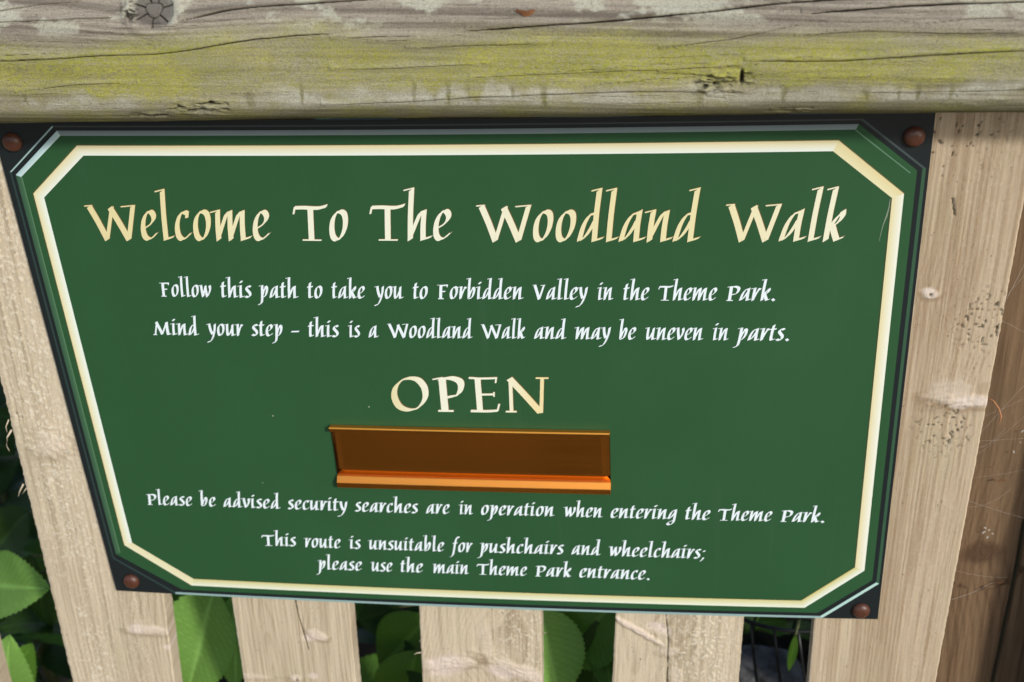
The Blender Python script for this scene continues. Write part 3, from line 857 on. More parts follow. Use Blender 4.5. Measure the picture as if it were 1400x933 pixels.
# ochre edge, then the cream line running from gold to white
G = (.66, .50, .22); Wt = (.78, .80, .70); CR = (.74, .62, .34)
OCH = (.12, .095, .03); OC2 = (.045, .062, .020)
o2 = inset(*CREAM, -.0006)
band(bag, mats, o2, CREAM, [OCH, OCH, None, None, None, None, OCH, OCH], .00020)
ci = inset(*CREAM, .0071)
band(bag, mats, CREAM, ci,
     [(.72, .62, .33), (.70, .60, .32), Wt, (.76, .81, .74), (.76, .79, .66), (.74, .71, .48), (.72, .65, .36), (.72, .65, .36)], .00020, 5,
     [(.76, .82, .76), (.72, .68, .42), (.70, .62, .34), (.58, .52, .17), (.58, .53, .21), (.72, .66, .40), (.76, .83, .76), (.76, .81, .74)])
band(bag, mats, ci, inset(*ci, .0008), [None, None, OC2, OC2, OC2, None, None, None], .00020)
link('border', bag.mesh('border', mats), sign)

# ------------------------------------------------------------------ lettering: broad-nib strokes
def St(*pts, a=38, w=1.0, lin=False):
    return (pts, a, w, lin)
STEM_FLAG = lambda x, z: St((x - .19, z - .075), (x + .07, z - .0), a=10, w=.42, lin=True)
def foot(x): return St((x - .015, .06), (x + .2, .135), a=40, w=.9, lin=True)
def arch(x0, x1): return St((x0 + .01, .16), (x0 + .14, .56), (x1 - .08, .87), (x1 + .0, .93))
def stem(x, z0, z1): return St((x + .012, z1), (x - .006, (z0 + z1) / 2), (x, z0))
GLY = {
 'l': (.40, [STEM_FLAG(.17, 1.62), stem(.17, .06, 1.57), foot(.17)]),
 'i': (.38, [STEM_FLAG(.15, .98), stem(.15, .06, .94), foot(.15), St((.13, 1.17), (.27, 1.33), a=-8, w=.62, lin=True)]),
 'n': (.70, [STEM_FLAG(.14, .98), stem(.14, .05, .94), arch(.14, .48), stem(.48, .06, .93), foot(.48)]),
 'm': (1.03, [STEM_FLAG(.14, .98), stem(.14, .05, .94), arch(.14, .47), stem(.47, .05, .93), arch(.47, .80), stem(.80, .06, .93), foot(.80)]),
 'h': (.70, [STEM_FLAG(.15, 1.62), stem(.15, .05, 1.57), arch(.15, .48), stem(.48, .06, .93), foot(.48)]),
 'u': (.70, [STEM_FLAG(.14, .98), St((.14, .94), (.13, .5), (.14, .2), (.21, .07), (.32, .25), (.46, .66)), stem(.48, .06, .93), foot(.48)]),
 'o': (.58, [St((.38, .92), (.27, .93), (.15, .74), (.105, .46), (.13, .18), (.22, .06), (.33, .12), (.43, .36), (.465, .62), (.44, .84), (.36, .935), (.28, .93))]),
 'e': (.54, [St((.135, .40), (.31, .53), (.41, .68), (.42, .82), (.35, .93), (.25, .90), (.15, .70), (.105, .42), (.13, .17), (.22, .065), (.33, .11), (.47, .25))]),
 'c': (.50, [St((.40, .88), (.31, .92), (.20, .82), (.11, .52), (.12, .20), (.21, .065), (.32, .11), (.46, .25)), St((.41, .93), (.385, .74), a=15, w=.55, lin=True)]),
 'a': (.66, [St((.45, .90), (.30, .84), (.17, .56), (.10, .20), (.09, .07)), St((.09, .06), (.22, .18), (.36, .47), (.44, .70)), stem(.46, .06, .95), foot(.46)]),
 'd': (.66, [St((.45, .88), (.30, .84), (.17, .56), (.10, .20), (.09, .07)), St((.09, .06), (.22, .18), (.36, .47), (.44, .70)), STEM_FLAG(.47, 1.62), stem(.46, .06, 1.57), foot(.46)]),
 'k': (.60, [STEM_FLAG(.15, 1.62), stem(.15, .05, 1.57), St((.15, .28), (.29, .66), (.45, .90)), St((.45, .93), (.46, .76), (.37, .58), (.24, .48)), St((.25, .50), (.34, .26), (.42, .07), lin=False), St((.41, .06), (.57, .15), a=40, w=.9, lin=True)]),
 'r': (.50, [STEM_FLAG(.14, .98), stem(.14, .05, .94), St((.15, .16), (.26, .56), (.38, .86)), St((.34, .92), (.48, .87), a=55, w=.75, lin=True)]),
 't': (.42, [St((.20, 1.22), (.165, .9), (.15, .25), (.20, .08), (.37, .17)), St((.02, .88), (.36, .93), a=62, w=.6, lin=True)]),
 's': (.46, [St((.37, .86), (.28, .94), (.16, .86), (.14, .70), (.24, .54), (.34, .38), (.34, .18), (.23, .065), (.06, .14))]),
 'p': (.62, [STEM_FLAG(.19, 1.0), St((.20, .95), (.185, .2), (.16, -.22), (.09, -.44), (-.06, -.50)), St((.20, .2), (.29, .58), (.42, .86)), St((.40, .92), (.49, .78), (.46, .42), (.34, .13), (.20, .07))]),
 'y': (.60, [STEM_FLAG(.13, .98), St((.13, .93), (.19, .5), (.31, .14)), St((.50, .95), (.46, .45), (.33, -.1), (.16, -.43), (-.04, -.50))]),
 'b': (.60, [STEM_FLAG(.15, 1.62), stem(.15, .12, 1.57), St((.16, .2), (.26, .58), (.40, .86)), St((.38, .92), (.47, .76), (.43, .40), (.32, .12), (.15, .065))]),
 'v': (.58, [STEM_FLAG(.13, .98), St((.13, .93), (.19, .5), (.27, .07)), St((.27, .07), (.42, .38), (.49, .70), (.46, .95))]),
 'w': (.84, [STEM_FLAG(.13, .98), St((.13, .93), (.17, .5), (.22, .07)), St((.22, .07), (.42, .86)), St((.42, .93), (.45, .5), (.50, .07)), St((.50, .07), (.66, .38), (.74, .70), (.71, .95))]),
 'f': (.48, [St((.52, 1.44), (.44, 1.53), (.34, 1.36), (.26, .8), (.17, -.1), (.09, -.40), (-.06, -.50)), St((.09, .88), (.44, .93), a=62, w=.55, lin=True)]),
 'g': (.66, [St((.45, .90), (.30, .84), (.17, .56), (.10, .20), (.09, .07)), St((.09, .06), (.22, .18), (.36, .47), (.44, .70)), St((.47, .95), (.46, .2), (.43, -.25), (.30, -.48), (.12, -.50), (.07, -.36), (.20, -.20), (.42, -.08))]),
 '-': (.52, [St((.08, .42), (.42, .44), a=70, w=.62, lin=True)]),
 '.': (.40, [St((.13, .165), (.25, .035), a=42, w=.85, lin=True)]),
 ';': (.32, [St((.14, .80), (.21, .74), a=38, w=.95, lin=True), St((.16, .12), (.18, .02), (.04, -.22), a=30, w=.8)]),
 'W': (1.42, [St((-.03, 1.10), (.18, 1.12), a=12, w=.5, lin=True), St((.10, 1.09), (.30, .6), (.50, .04), lin=False), St((.50, .04), (.72, 1.06), a=30, w=.8, lin=True), St((.67, 1.05), (.88, .58), (1.10, .04)), St((1.10, .04), (1.30, 1.10), a=30, w=.95, lin=True), St((.97, 1.08), (1.34, 1.12), a=10, w=.5, lin=True)]),
 'V': (.84, [St((-.03, 1.10), (.18, 1.12), a=12, w=.5, lin=True), St((.10, 1.09), (.26, .6), (.43, .04)), St((.43, .04), (.66, 1.08), a=34, w=.85, lin=True), St((.46, 1.08), (.74, 1.12), a=10, w=.5, lin=True)]),
 'T': (.92, [St((.05, 1.03), (.30, 1.04), (.66, 1.03), (.90, 1.10), a=62, w=.72), St((.065, 1.05), (.025, .84), a=5, w=.30, lin=True), St((.47, 1.0), (.475, .6), (.485, .05), a=12, w=.88), St((.25, .035), (.74, .035), a=78, w=.26, lin=True)]),
 'F': (.74, [St((-.02, 1.07), (.20, 1.07), a=20, w=.55, lin=True), St((.20, 1.05), (.20, .5), (.21, .05), a=16, w=.95), St((.18, 1.04), (.62, 1.07), a=70, w=.58, lin=True), St((.61, 1.1), (.585, .92), a=8, w=.35, lin=True), St((.22, .58), (.48, .60), a=70, w=.5, lin=True), St((.04, .035), (.40, .035), a=78, w=.32, lin=True)]),
 'M': (1.18, [St((.0, .035), (.24, .035), a=78, w=.32, lin=True), St((.13, .05), (.28, 1.05), a=20, w=.6, lin=True), St((.24, 1.06), (.40, .62), (.58, .08)), St((.58, .08), (.90, 1.06), a=34, w=.8, lin=True), St((.90, 1.06), (.92, .5), (.96, .07), a=22, w=1.0), St((.95, .06), (1.14, .12), a=40, w=.9, lin=True)]),
 'P': (.74, [St((-.02, 1.02), (.22, 1.08), a=20, w=.5, lin=True), St((.20, 1.05), (.20, .5), (.20, .05), a=16, w=.95), St((.16, 1.03), (.40, 1.07), (.60, .98), (.63, .78), (.52, .54), (.24, .46), a=34), St((.04, .035), (.40, .035), a=78, w=.32, lin=True)]),
 'O': (1.10, [St((.66, 1.06), (.44, 1.04), (.20, .82), (.12, .50), (.22, .18), (.46, .06), (.72, .14), (.92, .42), (.94, .74), (.82, .98), (.66, 1.06), (.50, 1.05), a=30)]),
 'E': (.92, [St((.06, 1.08), (.34, 1.06), a=70, w=.34, lin=True), St((.30, 1.06), (.30, .5), (.30, .05), a=10, w=.9), St((.26, 1.055), (.84, 1.075), a=72, w=.34, lin=True), St((.83, 1.1), (.80, .93), a=5, w=.26, lin=True), St((.30, .56), (.74, .57), a=72, w=.34, lin=True), St((.735, .64), (.725, .50), a=5, w=.24, lin=True), St((.04, .045), (.50, .04), (.80, .06), a=72, w=.42), St((.80, .05), (.86, .27), a=5, w=.3, lin=True)]),
 'N': (1.18, [St((.02, .03), (.30, .03), a=78, w=.28, lin=True), St((.17, .04), (.19, 1.04), a=8, w=.52, lin=True), St((.17, 1.06), (.50, .62), (.93, .02), a=34, w=.95), St((.95, .0), (1.02, 1.07), a=8, w=.52, lin=True), St((.86, 1.08), (1.18, 1.08), a=78, w=.26, lin=True)]),
}
def catmull(pts, n=7):
    P = [np.array(p, float) for p in pts]
    if len(P) == 2: return [P[0] + (P[1] - P[0]) * k / 3 for k in range(4)]
    E = [2 * P[0] - P[1]] + P + [2 * P[-1] - P[-2]]
    out = []
    for i in range(len(P) - 1):
        a, b, c, d = E[i:i + 4]
        for k in range(n):
            t = k / n
            out.append(.5 * (2 * b + (c - a) * t + (2 * a - 5 * b + 4 * c - d) * t * t + (3 * b - a - 3 * c + d) * t ** 3))
    out.append(P[-1])
    return out
def glyph_polys(ch, nib, slant):
    adv, strokes = GLY[ch]
    polys = []
    for pts, a, ws, lin in strokes:
        c = catmull(pts) if not lin else [np.array(pts[0], float) + (np.array(pts[1], float) - np.array(pts[0], float)) * k / 4 for k in range(5)]
        v = np.array([math.cos(R(a)), math.sin(R(a))]) * nib * ws / 2
        thin = np.array([-math.sin(R(a)), math.cos(R(a))]) * nib * .11
        for vec in (v, thin):
            for p, q in zip(c[:-1], c[1:]):
                e = (q - p) / max(1e-9, np.hypot(*(q - p))) * .004
                quad = [p - e - vec, p - e + vec, q + e + vec, q + e - vec]
                ar = sum(quad[i][0] * quad[(i + 1) % 4][1] - quad[(i + 1) % 4][0] * quad[i][1] for i in range(4))
                if ar < 0: quad = quad[::-1]
                polys.append([(x + z * slant, z) for x, z in quad])
    return polys, adv
def word_polys(word, nib, slant, track=0.0):
    x = 0; out = []
    for ch in word:
        P, adv = glyph_polys(ch, nib, slant)
        out += [[(a + x, b) for a, b in q] for q in P]
        x += adv + track
    return out
def print_word(bag, word, u0, u1, v0, v1, xh, nib, slant, y_off, mi=0, shift=(0, 0), track=0.0):
    """u0..u1: the inked extent of the word, v0 / v1: its base line there"""
    polys = word_polys(word, nib, slant, track)
    pp = np.array([p for q in polys for p in q])
    lo, hi = pp[:, 0].min(), pp[:, 0].max()
    xa, za = on_sign(u0, v0); xb, zb = on_sign(u1, v1)
    t = (pp[:, 0] - lo) / (hi - lo)
    for _ in range(5):          # the measured ends are those of the stroke that reaches furthest, at its own height
        x = xa + (xb - xa) * t; z = za + (zb - za) * t + pp[:, 1] * xh
        u = to_picture(x, z)
        xa += (u0 - u.min()) / 1900; xb += (u1 - u.max()) / 1900
    step = 0
    for q in polys:
        V = []
        for a, b in q:
            t = (a - lo) / (hi - lo)
            x = xa + (xb - xa) * t + shift[0]
            z = za + (zb - za) * t + b * xh + shift[1]
            V.append((x, sy(x) - y_off - 2.0e-7 * step, z))
        step += 1
        bag.add(V, [(0, 1, 2, 3)], mi)

def lettering(name, words, xh, nib, slant, m, label, edge=None):
    bag = Bag()
    for wd in words:
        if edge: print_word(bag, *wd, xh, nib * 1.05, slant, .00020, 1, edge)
        print_word(bag, *wd, xh, nib, slant, .00030, 0)
    link(name, bag.mesh(name, [m, M['gold_edge']] if edge else [m]), sign, label)

HX = .0240
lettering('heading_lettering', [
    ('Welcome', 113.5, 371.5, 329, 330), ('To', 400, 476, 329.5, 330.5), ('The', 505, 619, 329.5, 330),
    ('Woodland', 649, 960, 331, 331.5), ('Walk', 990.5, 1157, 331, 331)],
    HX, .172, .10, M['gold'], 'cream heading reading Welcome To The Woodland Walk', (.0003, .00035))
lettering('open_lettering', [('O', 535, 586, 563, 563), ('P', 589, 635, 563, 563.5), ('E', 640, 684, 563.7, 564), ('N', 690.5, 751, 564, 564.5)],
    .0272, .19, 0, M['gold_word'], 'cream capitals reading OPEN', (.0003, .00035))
SL = .105
lettering('direction_lettering', [
    ('Follow', 217, 289, 405.4, 407), ('this', 300.7, 344, 407, 407.5), ('path', 352, 409, 407.5, 408), ('to', 419.6, 441, 408, 408.2),
    ('take', 452.8, 500, 408.2, 408.6), ('you', 511, 552.6, 408.6, 408.8), ('to', 564, 585, 409, 409), ('Forbidden', 597, 716.5, 409, 409.6),
    ('Valley', 727.4, 804, 409.8, 410.3), ('in', 816, 839, 410.5, 410.6), ('the', 852, 888, 410.6, 410.8), ('Theme', 900, 980.7, 411, 411.2), ('Park.', 992.6, 1060, 411.4, 411.6)],
    .0102, .197, SL, M['white'], 'white line about the path to the valley')
lettering('caution_lettering', [
    ('Mind', 209.6, 273, 458, 459), ('your', 281.4, 332.9, 459, 459.7), ('step', 343.6, 386.4, 459.7, 460.3), ('-', 398, 409.6, 460.5, 460.6),
    ('this', 420.7, 463.6, 460.8, 461.3), ('is', 475, 492.5, 461.4, 461.6), ('a', 504, 518.5, 461.8, 462), ('Woodland', 528.6, 647, 462, 463),
    ('Walk', 656.7, 719, 463, 463.5), ('and', 730, 775, 463.7, 464), ('may', 785, 835.5, 464.2, 464.5), ('be', 846, 870, 464.6, 464.7),
    ('uneven', 881.7, 962, 464.9, 465.4), ('in', 973.8, 996.7, 465.5, 465.7), ('parts.', 1001, 1079, 465.8, 466.2)],
    .0102, .197, SL, M['white'], 'white line asking visitors to mind their step')
lettering('security_lettering', [
    ('Please', 199, 264, 690, 692), ('be', 270.8, 296, 692.2, 693), ('advised', 305.6, 384.4, 693.4, 696), ('security', 393, 475, 696.3, 699),
    ('searches', 485, 572, 699.5, 702), ('are', 582.4, 615.4, 702.3, 703), ('in', 626.7, 647.5, 703.3, 703.8), ('operation', 657.8, 759, 704, 706),
    ('when', 770, 824.6, 706.5, 708), ('entering', 834.8, 926, 708.3, 710), ('the', 937, 971.5, 710.5, 711.4), ('Theme', 981.6, 1056, 711.6, 713), ('Park.', 1066.5, 1127, 713.3, 714.7)],
    .0097, .197, SL, M['white'], 'white line about security searches')
lettering('route_lettering', [
    ('This', 357.5, 405, 746, 747.3), ('route', 414.7, 466.6, 748.3, 750), ('is', 476, 493.5, 750.3, 751), ('unsuitable', 502.5, 608, 751.2, 754.3),
    ('for', 614, 646.7, 754.6, 755.4), ('pushchairs', 652, 771.5, 755.6, 758), ('and', 781, 821.8, 758.3, 759.7), ('wheelchairs;', 831.4, 965, 760.3, 764)],
    .0098, .197, SL, M['white'], 'white line about pushchairs and wheelchairs')
lettering('entrance_lettering', [
    ('please', 432, 495.8, 778.5, 780.5), ('use', 506, 537.4, 781, 782), ('the', 547, 579, 782.3, 783.2), ('main', 590.5, 642, 783.6, 785.3),
    ('Theme', 651.7, 721, 785.5, 787.7), ('Park', 731.3, 782, 788, 789.3), ('entrance.', 792, 888.6, 789.6, 793)],
    .0098, .197, SL, M['white'], 'white line pointing to the main entrance')

# a thin pale scrape by the right hand border
def scrape():
    pts = [(1217, 272), (1215.6, 283), (1212, 296), (1207.5, 307), (1204, 320), (1202, 330)]
    V = []; F = []
    rng = random.Random(3)
    for i, (u, v) in enumerate(pts):
        x, z = on_sign(u, v); r = (.0002, .0003, .0005, .00025, .00018, .0001)[i]
        V += [(x - r, sy(x) - .00025, z), (x + r, sy(x) - .00025, z)]
        if i: F.append((2 * i - 2, 2 * i - 1, 2 * i + 1, 2 * i))
    link('scrape_mark', mesh_of('scrape_mark', V, F, ink_of((.22, .27, .20))), sign)
scrape()

# ------------------------------------------------------------------ bronze name holder
def holder():
    x0, x1 = -.1035, .1018
    def prism(prof, name, parent, m, xa=x0, xb=x1, bev=.00018, front=None):
        # prof: closed outline in (y outwards, z)
        bm = bmesh.new()
        n = 30
        rings = []
        for i in range(n + 1):
            x = xa + (xb - xa) * i / n
            rings.append([bm.verts.new((x, sy(x) - y, z)) for y, z in prof])
        k = len(prof)
        for i in range(n):
            for j in range(k):
                bm.faces.new((rings[i][j], rings[i + 1][j], rings[i + 1][(j + 1) % k], rings[i][(j + 1) % k]))
        bm.faces.new(rings[0]); bm.faces.new(rings[-1])
        bmesh.ops.recalc_face_normals(bm, faces=bm.faces[:])
        ed = [e for e in bm.edges if len(e.link_faces) == 2 and e.calc_face_angle(0) > .5]
        bmesh.ops.bevel(bm, geom=ed, offset=bev, segments=2, affect='EDGES', clamp_overlap=True)
        me = bpy.data.meshes.new(name); bm.to_mesh(me); bm.free()
        me.materials.append(m)
        if len(prof) > 9:
            for p in me.polygons: p.use_smooth = abs(p.normal.x) < .5 and abs(p.normal.z) < .5
        if front is not None:
            me.materials.append(front)
            for p in me.polygons:
                if p.normal.y < -.9: p.material_index = 1
        return link(name, me, parent)
    zt, zb = -.0272, -.0826
    face = prism([(.0006, zt - .0012), (.0018, zt - .0012)] + [(.0018 - .0004 * math.sin(math.pi * k / 8), zt - .0012 + (zb + .0117 - zt) * k / 8) for k in range(1, 8)] + [(.0018, zb + .0105), (.0006, zb + .0105)], 'name_holder', sign, M['bronze'])
    face['label'] = 'empty bronze slide-in name holder below the word OPEN'
    prism([(.0006, zt - .0010), (.0056, zt - .0002), (.0060, zt - .0012), (.0060, zt - .0036), (.0053, zt - .0036), (.0052, zt - .0016), (.0006, zt - .0022)][::-1], 'upper_lip', face, M['bronze_lip'], front=M['bronze'])
    prism([(.0006, zb + .0103), (.0030, zb + .0094), (.0058, zb + .0060), (.0063, zb + .0055), (.0062, zb + .0012), (.0056, zb + .0006), (.0006, zb + .0012)], 'lower_lip', face, M['bronze_lip'], front=M['bronze'])
holder()

# ------------------------------------------------------------------ bolts
def bolt(u, v, r=.0068, h=.0046):
    x, z = on_sign(u, v)
    y = sy(x)
    bm = bmesh.new()
    prof = [(1.0, .0), (1.0, .12), (.97, .32), (.88, .58), (.72, .79), (.52, .92), (.28, .985), (0, 1.0)]
    n = 36; rings = []
    for pr, ph in prof[:-1]:
        rings.append([bm.verts.new((x + r * pr * math.cos(2 * math.pi * k / n), y - .0001 - h * ph, z + r * pr * math.sin(2 * math.pi * k / n))) for k in range(n)])
    tip = bm.verts.new((x, y - h, z))
    for a, b in zip(rings[:-1], rings[1:]):
        for k in range(n): bm.faces.new((a[k], a[(k + 1) % n], b[(k + 1) % n], b[k]))
    for k in range(n): bm.faces.new((rings[-1][k], rings[-1][(k + 1) % n], tip))
    bm.faces.new(rings[0][::-1])
    bmesh.ops.recalc_face_normals(bm, faces=bm.faces[:])
    for f in bm.faces: f.smooth = True
    me = bpy.data.meshes.new('bolt'); bm.to_mesh(me); bm.free()
    me.materials.append(M['bolt'])
    return link('bolt', me, sign)
for u, v in ((17.5, 194), (1249.5, 186.5), (180, 794), (1177, 834)): bolt(u, v)

# ------------------------------------------------------------------ plants behind the boards
def leaf_geo(L, Wd, fold=.25, droop=.35, teeth=22, rng=random):
    """leaf along +x, face +z, with toothed margin, folded midrib and curved length -> verts, faces, vein value"""
    nu, nv = teeth * 3, 8
    V = []; vein = []
    for i in range(nu + 1):
        t = i / nu
        half = Wd / 2 * (math.sin(math.pi * t ** .78) ** .85 if 0 < t < 1 else 0)
        tooth = ((i % 3) / 2.0) * rng.uniform(.018, .04) * Wd * (1 if .08 < t < .97 else 0)
        for j in range(-nv, nv + 1):
            s = j / nv
            hw = half + (tooth if abs(j) == nv else tooth * .4 * abs(s))
            side = t * 15 - abs(s) * 3.2
            fr = abs((side % 1) - .5) * 2
            vn_ = max(0, 1 - abs(s) * nv / 1.0) + max(0, (fr - .72) / .28) * .55 * (abs(s) < .97)
            quilt = .012 * Wd * (1 - fr ** 4) * (1 - abs(s)) 
            x = L * t
            z = abs(s) * hw * fold - droop * L * t * t + quilt + .02 * Wd * math.sin(9 * t + 2.5 * s)
            V.append((x, s * hw, z)); vein.append(min(1, vn_))
    F = []
    row = 2 * nv + 1
    for i in range(nu):
        for j in range(2 * nv):
            a = i * row + j
            F.append((a, a + row, a + row + 1, a + 1))
    return V, F, vein
class Foliage:
    def __init__(s): s.b = Bag(); s.vein = []
    def leaf(s, base, tip, up, width, mi, fold=.25, droop=.2, teeth=22):
        base = Vector(base); tip = Vector(tip); d = tip - base
        L = d.length; ex = d.normalized(); up = Vector(up)
        ez = (up - ex * up.dot(ex)).normalized(); ey = ez.cross(ex)
        V, F, vv = leaf_geo(L, width, fold, droop, teeth)
        s.b.add([base + ex * x + ey * y + ez * (z + droop * L * (x / L)) for x, y, z in V], F, mi)
        s.vein += vv
    def build(s, parent, mats):
        me = s.b.mesh('foliage', mats, True)
        a = me.attributes.new('vein', 'FLOAT', 'POINT')
        a.data.foreach_set('value', s.vein)
        return link('foliage', me, parent)
LM = [M['leaf_sunlit'], M['leaf_mid'], M['leaf_shaded']]
def plant(name, x, y, height, label, leaves=(), n_fill=10, mi_fill=2, seed=1, size=.11, zmax=None, lean=(0, 0), z_low=-.75):
    """a stem with pairs of leaves; 'leaves' lists (base px, tip px, distance behind the boards, width, tone, up)"""
    rng = random.Random(seed)
    root = empty(name, (x, y, GZ), label, 'plant', 'leafy plants behind the fence')
    n = 14
    path = []
    for k in range(n + 1):
        t = k / n
        path.append(Vector((x + lean[0] * t * t + .01 * math.sin(5 * t + seed), y + lean[1] * t * t + .01 * math.cos(4 * t + seed), GZ - .02 + height * t)))
    bag = Bag()
    V, F = tube(path, [.0055 * (1 - .6 * k / n) for k in range(n + 1)], 8); bag.add(V, F)
    fo = Foliage()
    for bu, tu, yb, wd, mi, up in leaves:
        b = at(bu[0], bu[1], yb); t = at(tu[0], tu[1], tu[2] if len(tu) > 2 else yb - .01)
        fo.leaf(b, t, up, wd, mi, .22, .15)
        # stalk back to the stem
        near = min(path, key=lambda p: (p - Vector(b) + Vector((0, 0, .03))).length)
        mid = (near + Vector(b)) / 2 + Vector((0, 0, .004))
        V, F = tube([near, mid, Vector(b)], [.0020, .0016, .0012], 6); bag.add(V, F)
    ang = rng.uniform(0, 6)
    for k in range(n_fill):
        t = .25 + .75 * k / max(1, n_fill - 1)
        i = min(n - 1, int(t * n)); p = path[i] + (path[i + 1] - path[i]) * (t * n - i)
        ang += 2.4
        L = size * rng.uniform(.7, 1.15)
        d = Vector((math.cos(ang), math.sin(ang), rng.uniform(-.15, .45)))
        b = p + d * .02; tp = p + d.normalized() * (L + .02)
        if min(b.y, tp.y) < .045:                      # keep clear of the boards
            d.y = abs(d.y); b = p + d * .02; tp = p + d.normalized() * (L + .02)
        fo.leaf(b, tp, (rng.uniform(-.3, .3), rng.uniform(-.6, .1), 1), L * rng.uniform(.42, .55), mi_fill if rng.random() < .75 else 1, .22, rng.uniform(.15, .45), 16)
        V, F = tube([p, b], [.0018, .0012], 6); bag.add(V, F)
    link('stem', bag.mesh('stem', [M['stem']], True), root)
    fo.build(root, LM)
    return root

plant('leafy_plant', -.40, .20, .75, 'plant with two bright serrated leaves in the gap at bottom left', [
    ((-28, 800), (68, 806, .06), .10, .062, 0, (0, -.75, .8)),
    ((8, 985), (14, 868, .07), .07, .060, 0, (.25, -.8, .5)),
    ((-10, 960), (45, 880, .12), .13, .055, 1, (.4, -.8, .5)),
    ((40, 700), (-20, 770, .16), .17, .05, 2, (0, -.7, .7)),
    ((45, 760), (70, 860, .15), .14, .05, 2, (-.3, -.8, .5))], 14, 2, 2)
plant('leafy_plant', -.245, .19, .8, 'plant with one broad pale-veined leaf in the gap left of the second full picket', [
    ((295, 805), (258, 955, .07), .10, .075, 0, (-.15, -.85, .5)),
    ((318, 815), (322, 940, .10), .11, .042, 0, (.5, -.8, .4)),
    ((250, 822), (330, 842, .13), .14, .05, 1, (0, -.5, .9)),
    ((300, 850), (232, 880, .15), .16, .045, 2, (0, -.6, .8))], 14, 2, 5)
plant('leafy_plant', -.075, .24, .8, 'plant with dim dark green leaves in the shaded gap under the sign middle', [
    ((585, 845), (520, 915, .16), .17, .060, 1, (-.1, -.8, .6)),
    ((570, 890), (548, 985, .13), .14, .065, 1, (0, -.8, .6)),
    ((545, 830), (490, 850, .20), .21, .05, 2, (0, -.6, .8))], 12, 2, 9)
plant('leafy_plant', .085, .18, .8, 'plant with a bright leaf against the picket edge and a toothed dark leaf', [
    ((735, 830), (765, 965, .07), .09, .062, 0, (.45, -.85, .4)),
    ((838, 828), (752, 905, .10), .12, .070, 1, (.1, -.7, .7)),
    ((815, 850), (808, 960, .10), .11, .052, 2, (.5, -.8, .3)),
    ((760, 835), (800, 850, .14), .15, .05, 1, (0, -.6, .8))], 12, 2, 14)
plant('leafy_plant', .30, .30, .72, 'thin plant with small dark leaves behind the black wire cage', [
    ((1088, 868), (1078, 918, .14), .13, .008, 1, (0, -.8, .6)),
    ((1075, 850), (1035, 852, .25), .26, .03, 1, (0, -.6, .8))], 10, 2, 19, .09)
# bushes standing further back, which keep the gaps dark
bx = [(-.62, .34), (-.30, .46), (.0, .50), (.27, .52), (.60, .45), (-.48, .62), (.12, .70), (.44, .72)]
bl = ['dark bush furthest left behind the fence', 'dark bush behind the second gap from the left', 'dark bush behind the middle of the sign', 'dark bush behind the wire cage',
      'dark bush behind the old post', 'dark bush in the back row at left', 'dark bush in the back row near the middle', 'dark bush in the back row at right']
def bush(x, y, label, seed):
    rng = random.Random(seed)
    root = empty('leafy_bush', (x, y, GZ), label, 'bush', 'dark bushes further behind the fence')
    bag = Bag(); fo = Foliage()
    for s in range(5):
        a = rng.uniform(0, 6.28); h = rng.uniform(.9, 1.35)
        path = [Vector((x + math.cos(a) * .13 * t * t, y + abs(math.sin(a)) * .08 * t * t, GZ - .02 + h * t)) for t in [k / 10 for k in range(11)]]
        V, F = tube(path, [.006 * (1 - .06 * k) for k in range(11)], 6); bag.add(V, F)
        ang = rng.uniform(0, 6)
        for k in range(22):
            t = .18 + .82 * k / 21; i = min(9, int(t * 10)); p = path[i] + (path[i + 1] - path[i]) * (t * 10 - i)
            ang += 2.4; L = .12 * rng.uniform(.7, 1.2)
            d = Vector((math.cos(ang), math.sin(ang), rng.uniform(-.2, .4)))
            tp = p + d.normalized() * L
            if tp.y < .10: d.y = abs(d.y); tp = p + d.normalized() * L
            fo.leaf(p + d * .012, tp, (rng.uniform(-.3, .3), rng.uniform(-.5, .2), 1), L * rng.uniform(.45, .6), 2 if rng.random() < .8 else 1, .2, rng.uniform(.15, .4), 7)
    link('stem', bag.mesh('stem', [M['stem']], True), root)
    fo.build(root, LM)
for k, ((x, y), l) in enumerate(zip(bx, bl)): bush(x, y, l, 40 + k)

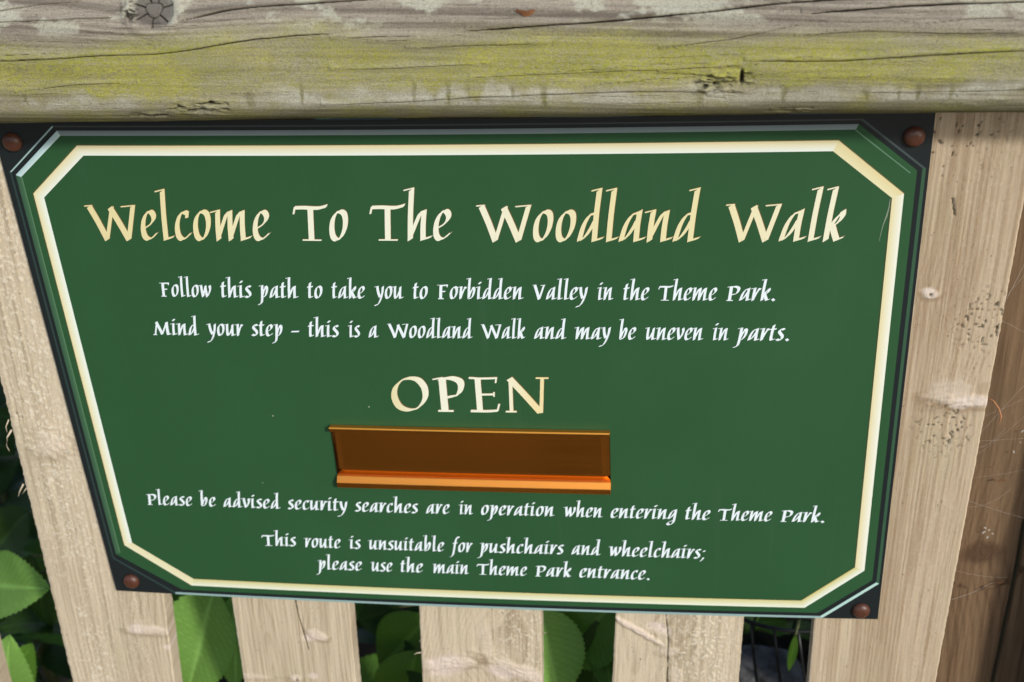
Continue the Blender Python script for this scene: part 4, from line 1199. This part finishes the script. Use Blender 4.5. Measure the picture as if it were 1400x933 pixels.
# ------------------------------------------------------------------ wire cage and stone seen through the right hand gap
def cage():
    c = at(1066, 905, .20)
    cx, cy, cz = c[0] + .01, .24, c[2]
    root = empty('wire_cage', (cx, cy, GZ), 'black wire cage in the gap between the two right hand pickets', 'wire cage')
    def rad(z): return .085 + .025 * math.cos((z - cz) * 7)
    ub = Bag(); rb = Bag()
    for k in range(30):
        a = 2 * math.pi * k / 30
        pts = []
        for j in range(16):
            z = GZ + .0 + (cz + .10 - GZ) * j / 15
            r = rad(z)
            pts.append((cx + r * math.cos(a - .75 * j / 15), cy + r * math.sin(a - .75 * j / 15), z))
        V, F = tube(pts, .0016, 6); ub.add(V, F)
    link('upright_wires', ub.mesh('upright_wires', [M['wire']], True), root)
    for z in (cz + .10, cz + .018, cz - .12, cz - .26, GZ + .02):
        V, F = tube([(cx + rad(z) * math.cos(2 * math.pi * k / 48), cy + rad(z) * math.sin(2 * math.pi * k / 48), z) for k in range(48)], .0020, 6, True)
        link('ring', mesh_of('ring', V, F, M['wire'], True), root)
    # stone lying in the cage
    bm = bmesh.new()
    bmesh.ops.create_icosphere(bm, subdivisions=4, radius=1)
    for v in bm.verts:
        n = fbm(np.array([v.co.x * 1.4 + 5]), np.array([v.co.y * 1.4 + v.co.z * 1.1]), 71, 4)[0]
        v.co *= .85 + .35 * n
        v.co = Vector((cx - .030 + v.co.x * .045, cy - .040 + v.co.y * .035, cz - .022 + v.co.z * .026))
    for f in bm.faces: f.smooth = True
    me = bpy.data.meshes.new('stone'); bm.to_mesh(me); bm.free(); me.materials.append(M['stone'])
    o = link('stone', me)
    tag(o, 'grey stone lying inside the black wire cage', 'stone')
    # earth heaped under the stone fills the cage
    bag = Bag(); n = 28; rings = []
    prof = [(.078, GZ), (.086, cz - .2), (.084, cz - .08), (.06, cz - .055), (0.001, cz - .045)]
    V = []; F = []
    for r, z in prof:
        for k in range(n):
            a = 2 * math.pi * k / n
            rr = r * (1 + .08 * math.sin(5 * a + z * 40)); V.append((cx + rr * math.cos(a), cy + rr * math.sin(a), z + .004 * math.sin(7 * a + r * 90)))
    for i in range(len(prof) - 1):
        for k in range(n): F.append((i * n + k, i * n + (k + 1) % n, (i + 1) * n + (k + 1) % n, (i + 1) * n + k))
    bag.add(V, F)
    o = link('soil_fill', bag.mesh('soil_fill', [M['soil']], True))
    tag(o, 'dark soil heaped in the wire cage under the stone', 'soil', kind='stuff')
cage()

# ------------------------------------------------------------------ cobweb and bits
def cobweb():
    root_p = at(1375, 560, .02)
    rng = random.Random(12)
    bag = Bag()
    def strand(a, b, sag=.004, r=.00008):
        a = Vector(a); b = Vector(b)
        pts = [a + (b - a) * (k / 8) - Vector((0, 0, sag * 4 * (k / 8) * (1 - k / 8))) for k in range(9)]
        V, F = tube(pts, r, 5); bag.add(V, F)
    def edge(v):      # right edge of the last board
        z = at(1350, v, PY)[2]
        x = .3600 + (.3540 - .3600) * (z + .0325) / (-.2702 + .0325)
        return Vector((x, PY + rng.uniform(.001, .018), z))
    for _ in range(13):
        v = rng.uniform(400, 850)
        a = edge(v)
        z = a.z + rng.uniform(-.09, .09)
        b = Vector((rng.uniform(.385, .47), .0445, z))
        strand(a, b, rng.uniform(0, .006), rng.choice((.00003, .00004, .00006)))
    for u, v in ((1352, 725), (1345, 728), (1357, 730), (1350, 735), (1347, 722), (1395, 605), (1386, 618), (1398, 590)):
        c = at(u, v, .041); r = rng.uniform(.0003, .0007)
        for k in range(3):
            d = Vector((rng.uniform(-1, 1), rng.uniform(-.3, .3), rng.uniform(-1, 1))).normalized() * r * 2
            strand(Vector(c) - d, Vector(c) + d, 0, r * .35)
    o = link('cobweb', bag.mesh('cobweb', [M['web']], True))
    tag(o, 'wispy white cobweb strung between the right hand picket and the old post', 'cobweb')
cobweb()
def flake(u, v, y, size, label, seed, on=None):
    rng = random.Random(seed)
    c = Vector(at(u, v, y))
    if on == 'rail':
        x, s = on_rail(u, v)
        c = Vector((x, np.interp(s, RS, RP[:, 0]) - .0008, np.interp(s, RS, RP[:, 1])))
    bm = bmesh.new(); n = 12
    top = []; bot = []
    for k in range(n + 1):
        t = k / n; x = (t - .5) * size
        w_ = size * .17 * (math.sin(math.pi * (t * .9 + .05)) ** .6) * rng.uniform(.7, 1.15)
        curl = size * .20 * math.sin(t * 5 + seed) - size * .05
        top.append(bm.verts.new((c.x + x, c.y - .0012 - size * .05 * math.sin(t * 4), c.z + w_ + curl * .5)))
        bot.append(bm.verts.new((c.x + x, c.y - .0006, c.z - w_ + curl * .5)))
    for k in range(n): bm.faces.new((bot[k], bot[k + 1], top[k + 1], top[k]))
    bmesh.ops.solidify(bm, geom=bm.faces[:], thickness=.0006)
    bmesh.ops.recalc_face_normals(bm, faces=bm.faces[:])
    me = bpy.data.meshes.new('leaf_flake'); bm.to_mesh(me); bm.free(); me.materials.append(M['flake'])
    o = link('leaf_flake', me)
    tag(o, label, 'leaf fragment')
flake(719, 14.5, 0, .011, 'curled orange-brown leaf fragment stuck on the top rail', 2, 'rail')
flake(1369, 656, .040, .0065, 'small orange leaf fragment caught in the upper part of the cobweb', 5)
flake(1354, 637, .040, .004, 'tiny orange speck of leaf in the cobweb, the higher of two', 8)
flake(1367, 795, .040, .006, 'brown leaf crumb below the knot on the old post', 9)
def stalk():
    pts = [Vector(at(u, v, .022 - .002 * k)) for k, (u, v) in enumerate(((1350, 545), (1358, 548), (1365, 558), (1369, 570), (1366, 580)))]
    V, F = tube(pts, [.0004, .0005, .0007, .0007, .0003], 6)
    o = link('dry_stalk', mesh_of('dry_stalk', V, F, M['flake'], True))
    tag(o, 'thin rust-brown dry stalk sticking out beside the scarred edge of the right hand picket', 'stalk')
stalk()
